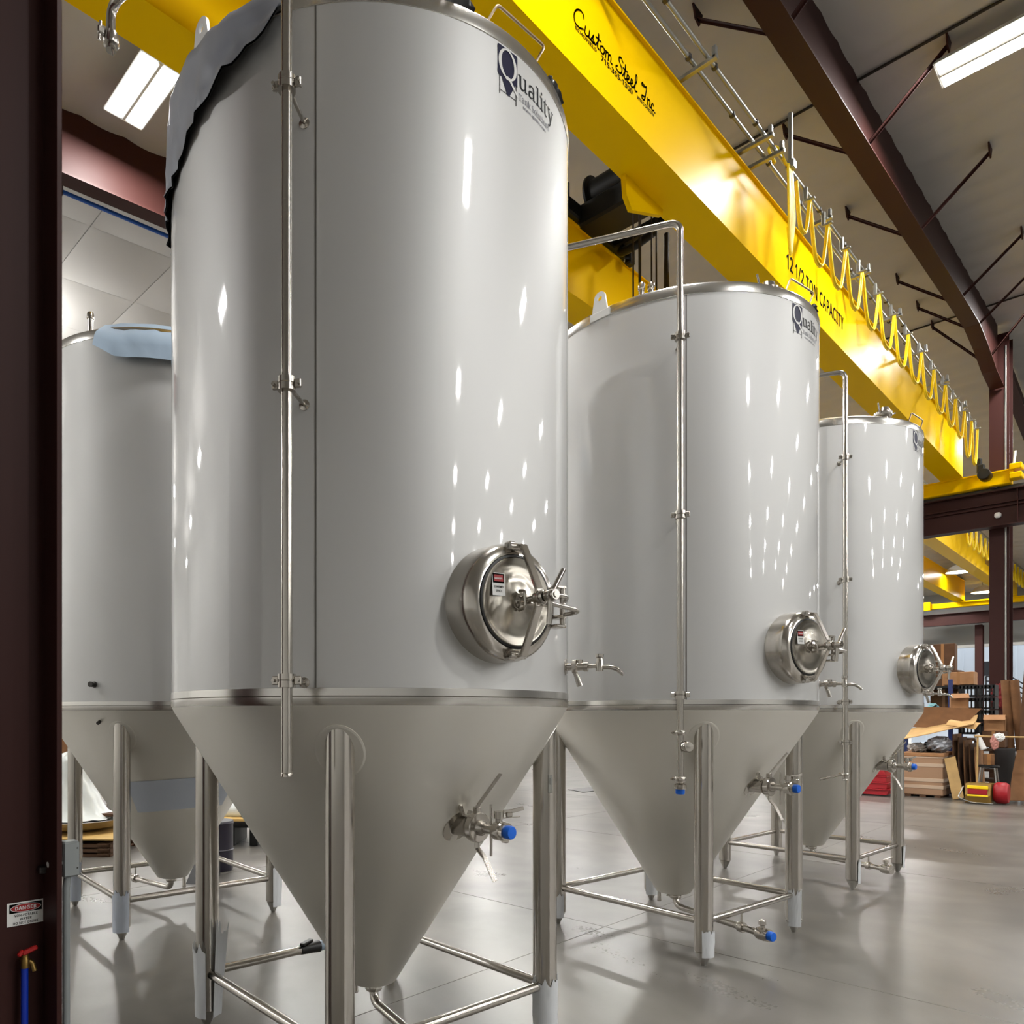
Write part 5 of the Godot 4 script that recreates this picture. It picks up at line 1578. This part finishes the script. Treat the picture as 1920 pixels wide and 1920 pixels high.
	left_store()
	heap()


func tank_films() -> void:
	# torn film over the shoulder of the nearest tank
	var c := P(2.354, 0, 2.74)
	var f := FastNoiseLite.new()
	f.seed = 21
	f.frequency = 0.06
	var outer := []
	var n := 44
	var lowest := [[-100.0, 3.78], [-75.0, 3.8], [-58.0, 3.83], [-51.0, 3.87], [-40.0, 3.94], [-32.0, 3.99], [-26.0, 4.03], [-22.0, 4.05], [-16.5, 4.14]]
	for i in 9:
		var line := []
		for k in n + 1:
			var b := lerpf(-112.0, -17.0, float(k) / n)
			var low := 3.8
			for q in lowest.size() - 1:
				if b >= lowest[q][0] and b <= lowest[q + 1][0]:
					low = lerpf(lowest[q][1], lowest[q + 1][1], (b - lowest[q][0]) / (lowest[q + 1][0] - lowest[q][0]))
			var s := i / 8.0
			var wob := f.get_noise_2d(b * 2.4, i * 4.0) * 0.03 * s
			var loose := smoothstep(-50.0, -34.0, b)
			var r: float = [0.86, 0.925, 0.948, 0.952, 0.953, 0.955, 0.957, 0.96, 0.963][i] + 0.022 * loose * s * s
			var top: float = TOP_H + [0.13, 0.105, 0.085, 0.05, 0.0, 0.0, 0.0, 0.0, 0.0][i]
			var h := top if i < 4 else lerpf(TOP_H + 0.03, low - 0.0 + f.get_noise_2d(b * 3.0, 99.0) * 0.035, (i - 3) / 5.0)
			line.append(c + dirb(b) * (r + wob) + Vector3.UP * (h + f.get_noise_2d(b * 3.0, 7.0) * 0.02))
		outer.append(line)
	var inner := []
	for line in outer:
		var l2 := []
		for p in line:
			var d: Vector3 = p - c
			d.y = 0
			l2.append(p - d.normalized() * 0.006 - Vector3.UP * 0.004)
		inner.append(l2)
	var t := thing("protective_film", "loose grey film with black inside draped over the nearest tank's left shoulder", "plastic film")
	obj("outer_face", mb().sheet(outer, 0.001), M.film_grey, t)
	obj("black_lining", mb().sheet(inner, 0.001), M.film_black, t)
	# black scraps along rims
	scrap(c, 13.0, 27.0, "black torn film scrap standing on the nearest tank's front rim", 0.06, 3)
	scrap(c, 54.0, 64.0, "black torn film scrap on the nearest tank's right rim", 0.03, 5)
	scrap(P(5.159, 0, 2.6), 44.0, 52.0, "black film scrap at the right rim of the middle tank", 0.03, 7)
	# pale film over the rear tank
	var c4 := P(2.709, 0, 5.623)
	var g := []
	for i in 7:
		var line := []
		for k in 31:
			var b := lerpf(-12.0, 62.0, k / 30.0)
			var s := i / 6.0
			var e := clampf((b + 12.0) / 8.0, 0.0, 1.0)
			line.append(c4 + dirb(b) * (lerpf(0.9, 0.975, minf(1.0, s * 2.0)) + 0.02 * s + 0.05 * (1.0 - e) * s + f.get_noise_2d(b * 3.0, i * 3.0) * 0.012) + Vector3.UP * lerpf(TOP_H + 0.105, lerpf(TOP_H - 0.1, TOP_H - 0.17, e), s))
		g.append(line)
	tag(obj("protective_film", mb().sheet(g, 0.001), M.film_blue), "pale blue film hanging over the rim of the rear tank", "plastic film")
	var band := []
	for i in 5:
		var line := []
		for k in 41:
			var b := lerpf(-14.0, 66.0, k / 40.0)
			var h := lerpf(0.845, 1.085, i / 4.0) + 0.02 * sin(deg_to_rad(b) * 2.0)
			line.append(c4 + dirb(b) * (cone_r(h) + 0.004) + Vector3.UP * h)
		band.append(line)
	tag(obj("paper_band", mb().sheet(band, 0.001), M.film_slate), "blue grey paper band stuck round the rear tank's cone", "paper")
	# sleeve left on the rear crossbar of the nearest tank
	var s := deg_to_rad(4.0)
	var LU := Vector3(cos(s), 0, sin(s))
	var LV := Vector3(sin(s), 0, -cos(s))
	var a := c - LU * 0.59 + LV * 0.59 + Vector3.UP * 0.272
	var w := thing("film_sleeve", "torn blue film sleeve on the rear crossbar of the nearest tank", "plastic film", a)
	obj("sleeve", mb().tube(PackedVector3Array([LU * 0.62, LU * 0.72, LU * 0.85, LU * 1.1]), 0.027, 14, false, 0.03), M.film_blue, w)
	obj("torn_edge", mb().tube(PackedVector3Array([LU * 0.54, LU * 0.62, LU * 0.66]), 0.026, 12, false, 0.034).box(at(LU * 0.58 + Vector3.UP * 0.035, Basis(Vector3.UP, 0.4)), Vector3(0.1, 0.016, 0.03), 0.004), M.film_black, w)


func scrap(c: Vector3, b0: float, b1: float, label: String, hgt: float, seed_: int) -> void:
	var rng := RandomNumberGenerator.new()
	rng.seed = seed_
	var rows := []
	for i in 4:
		var line := []
		for k in 9:
			var b := lerpf(b0, b1, k / 8.0)
			var peak := sin(PI * k / 8.0) * 0.7 + 0.3
			line.append(c + dirb(b) * (0.915 + rng.randf_range(0.0, 0.012) + 0.007 * i) + Vector3.UP * (TOP_H + 0.06 + hgt * peak * i / 3.0 * (1.0 + rng.randf_range(-0.2, 0.2))))
		rows.append(line)
	tag(obj("film_scrap", mb().sheet(rows, 0.002), M.film_black), label, "film scrap", "black film scraps on the tank rims")
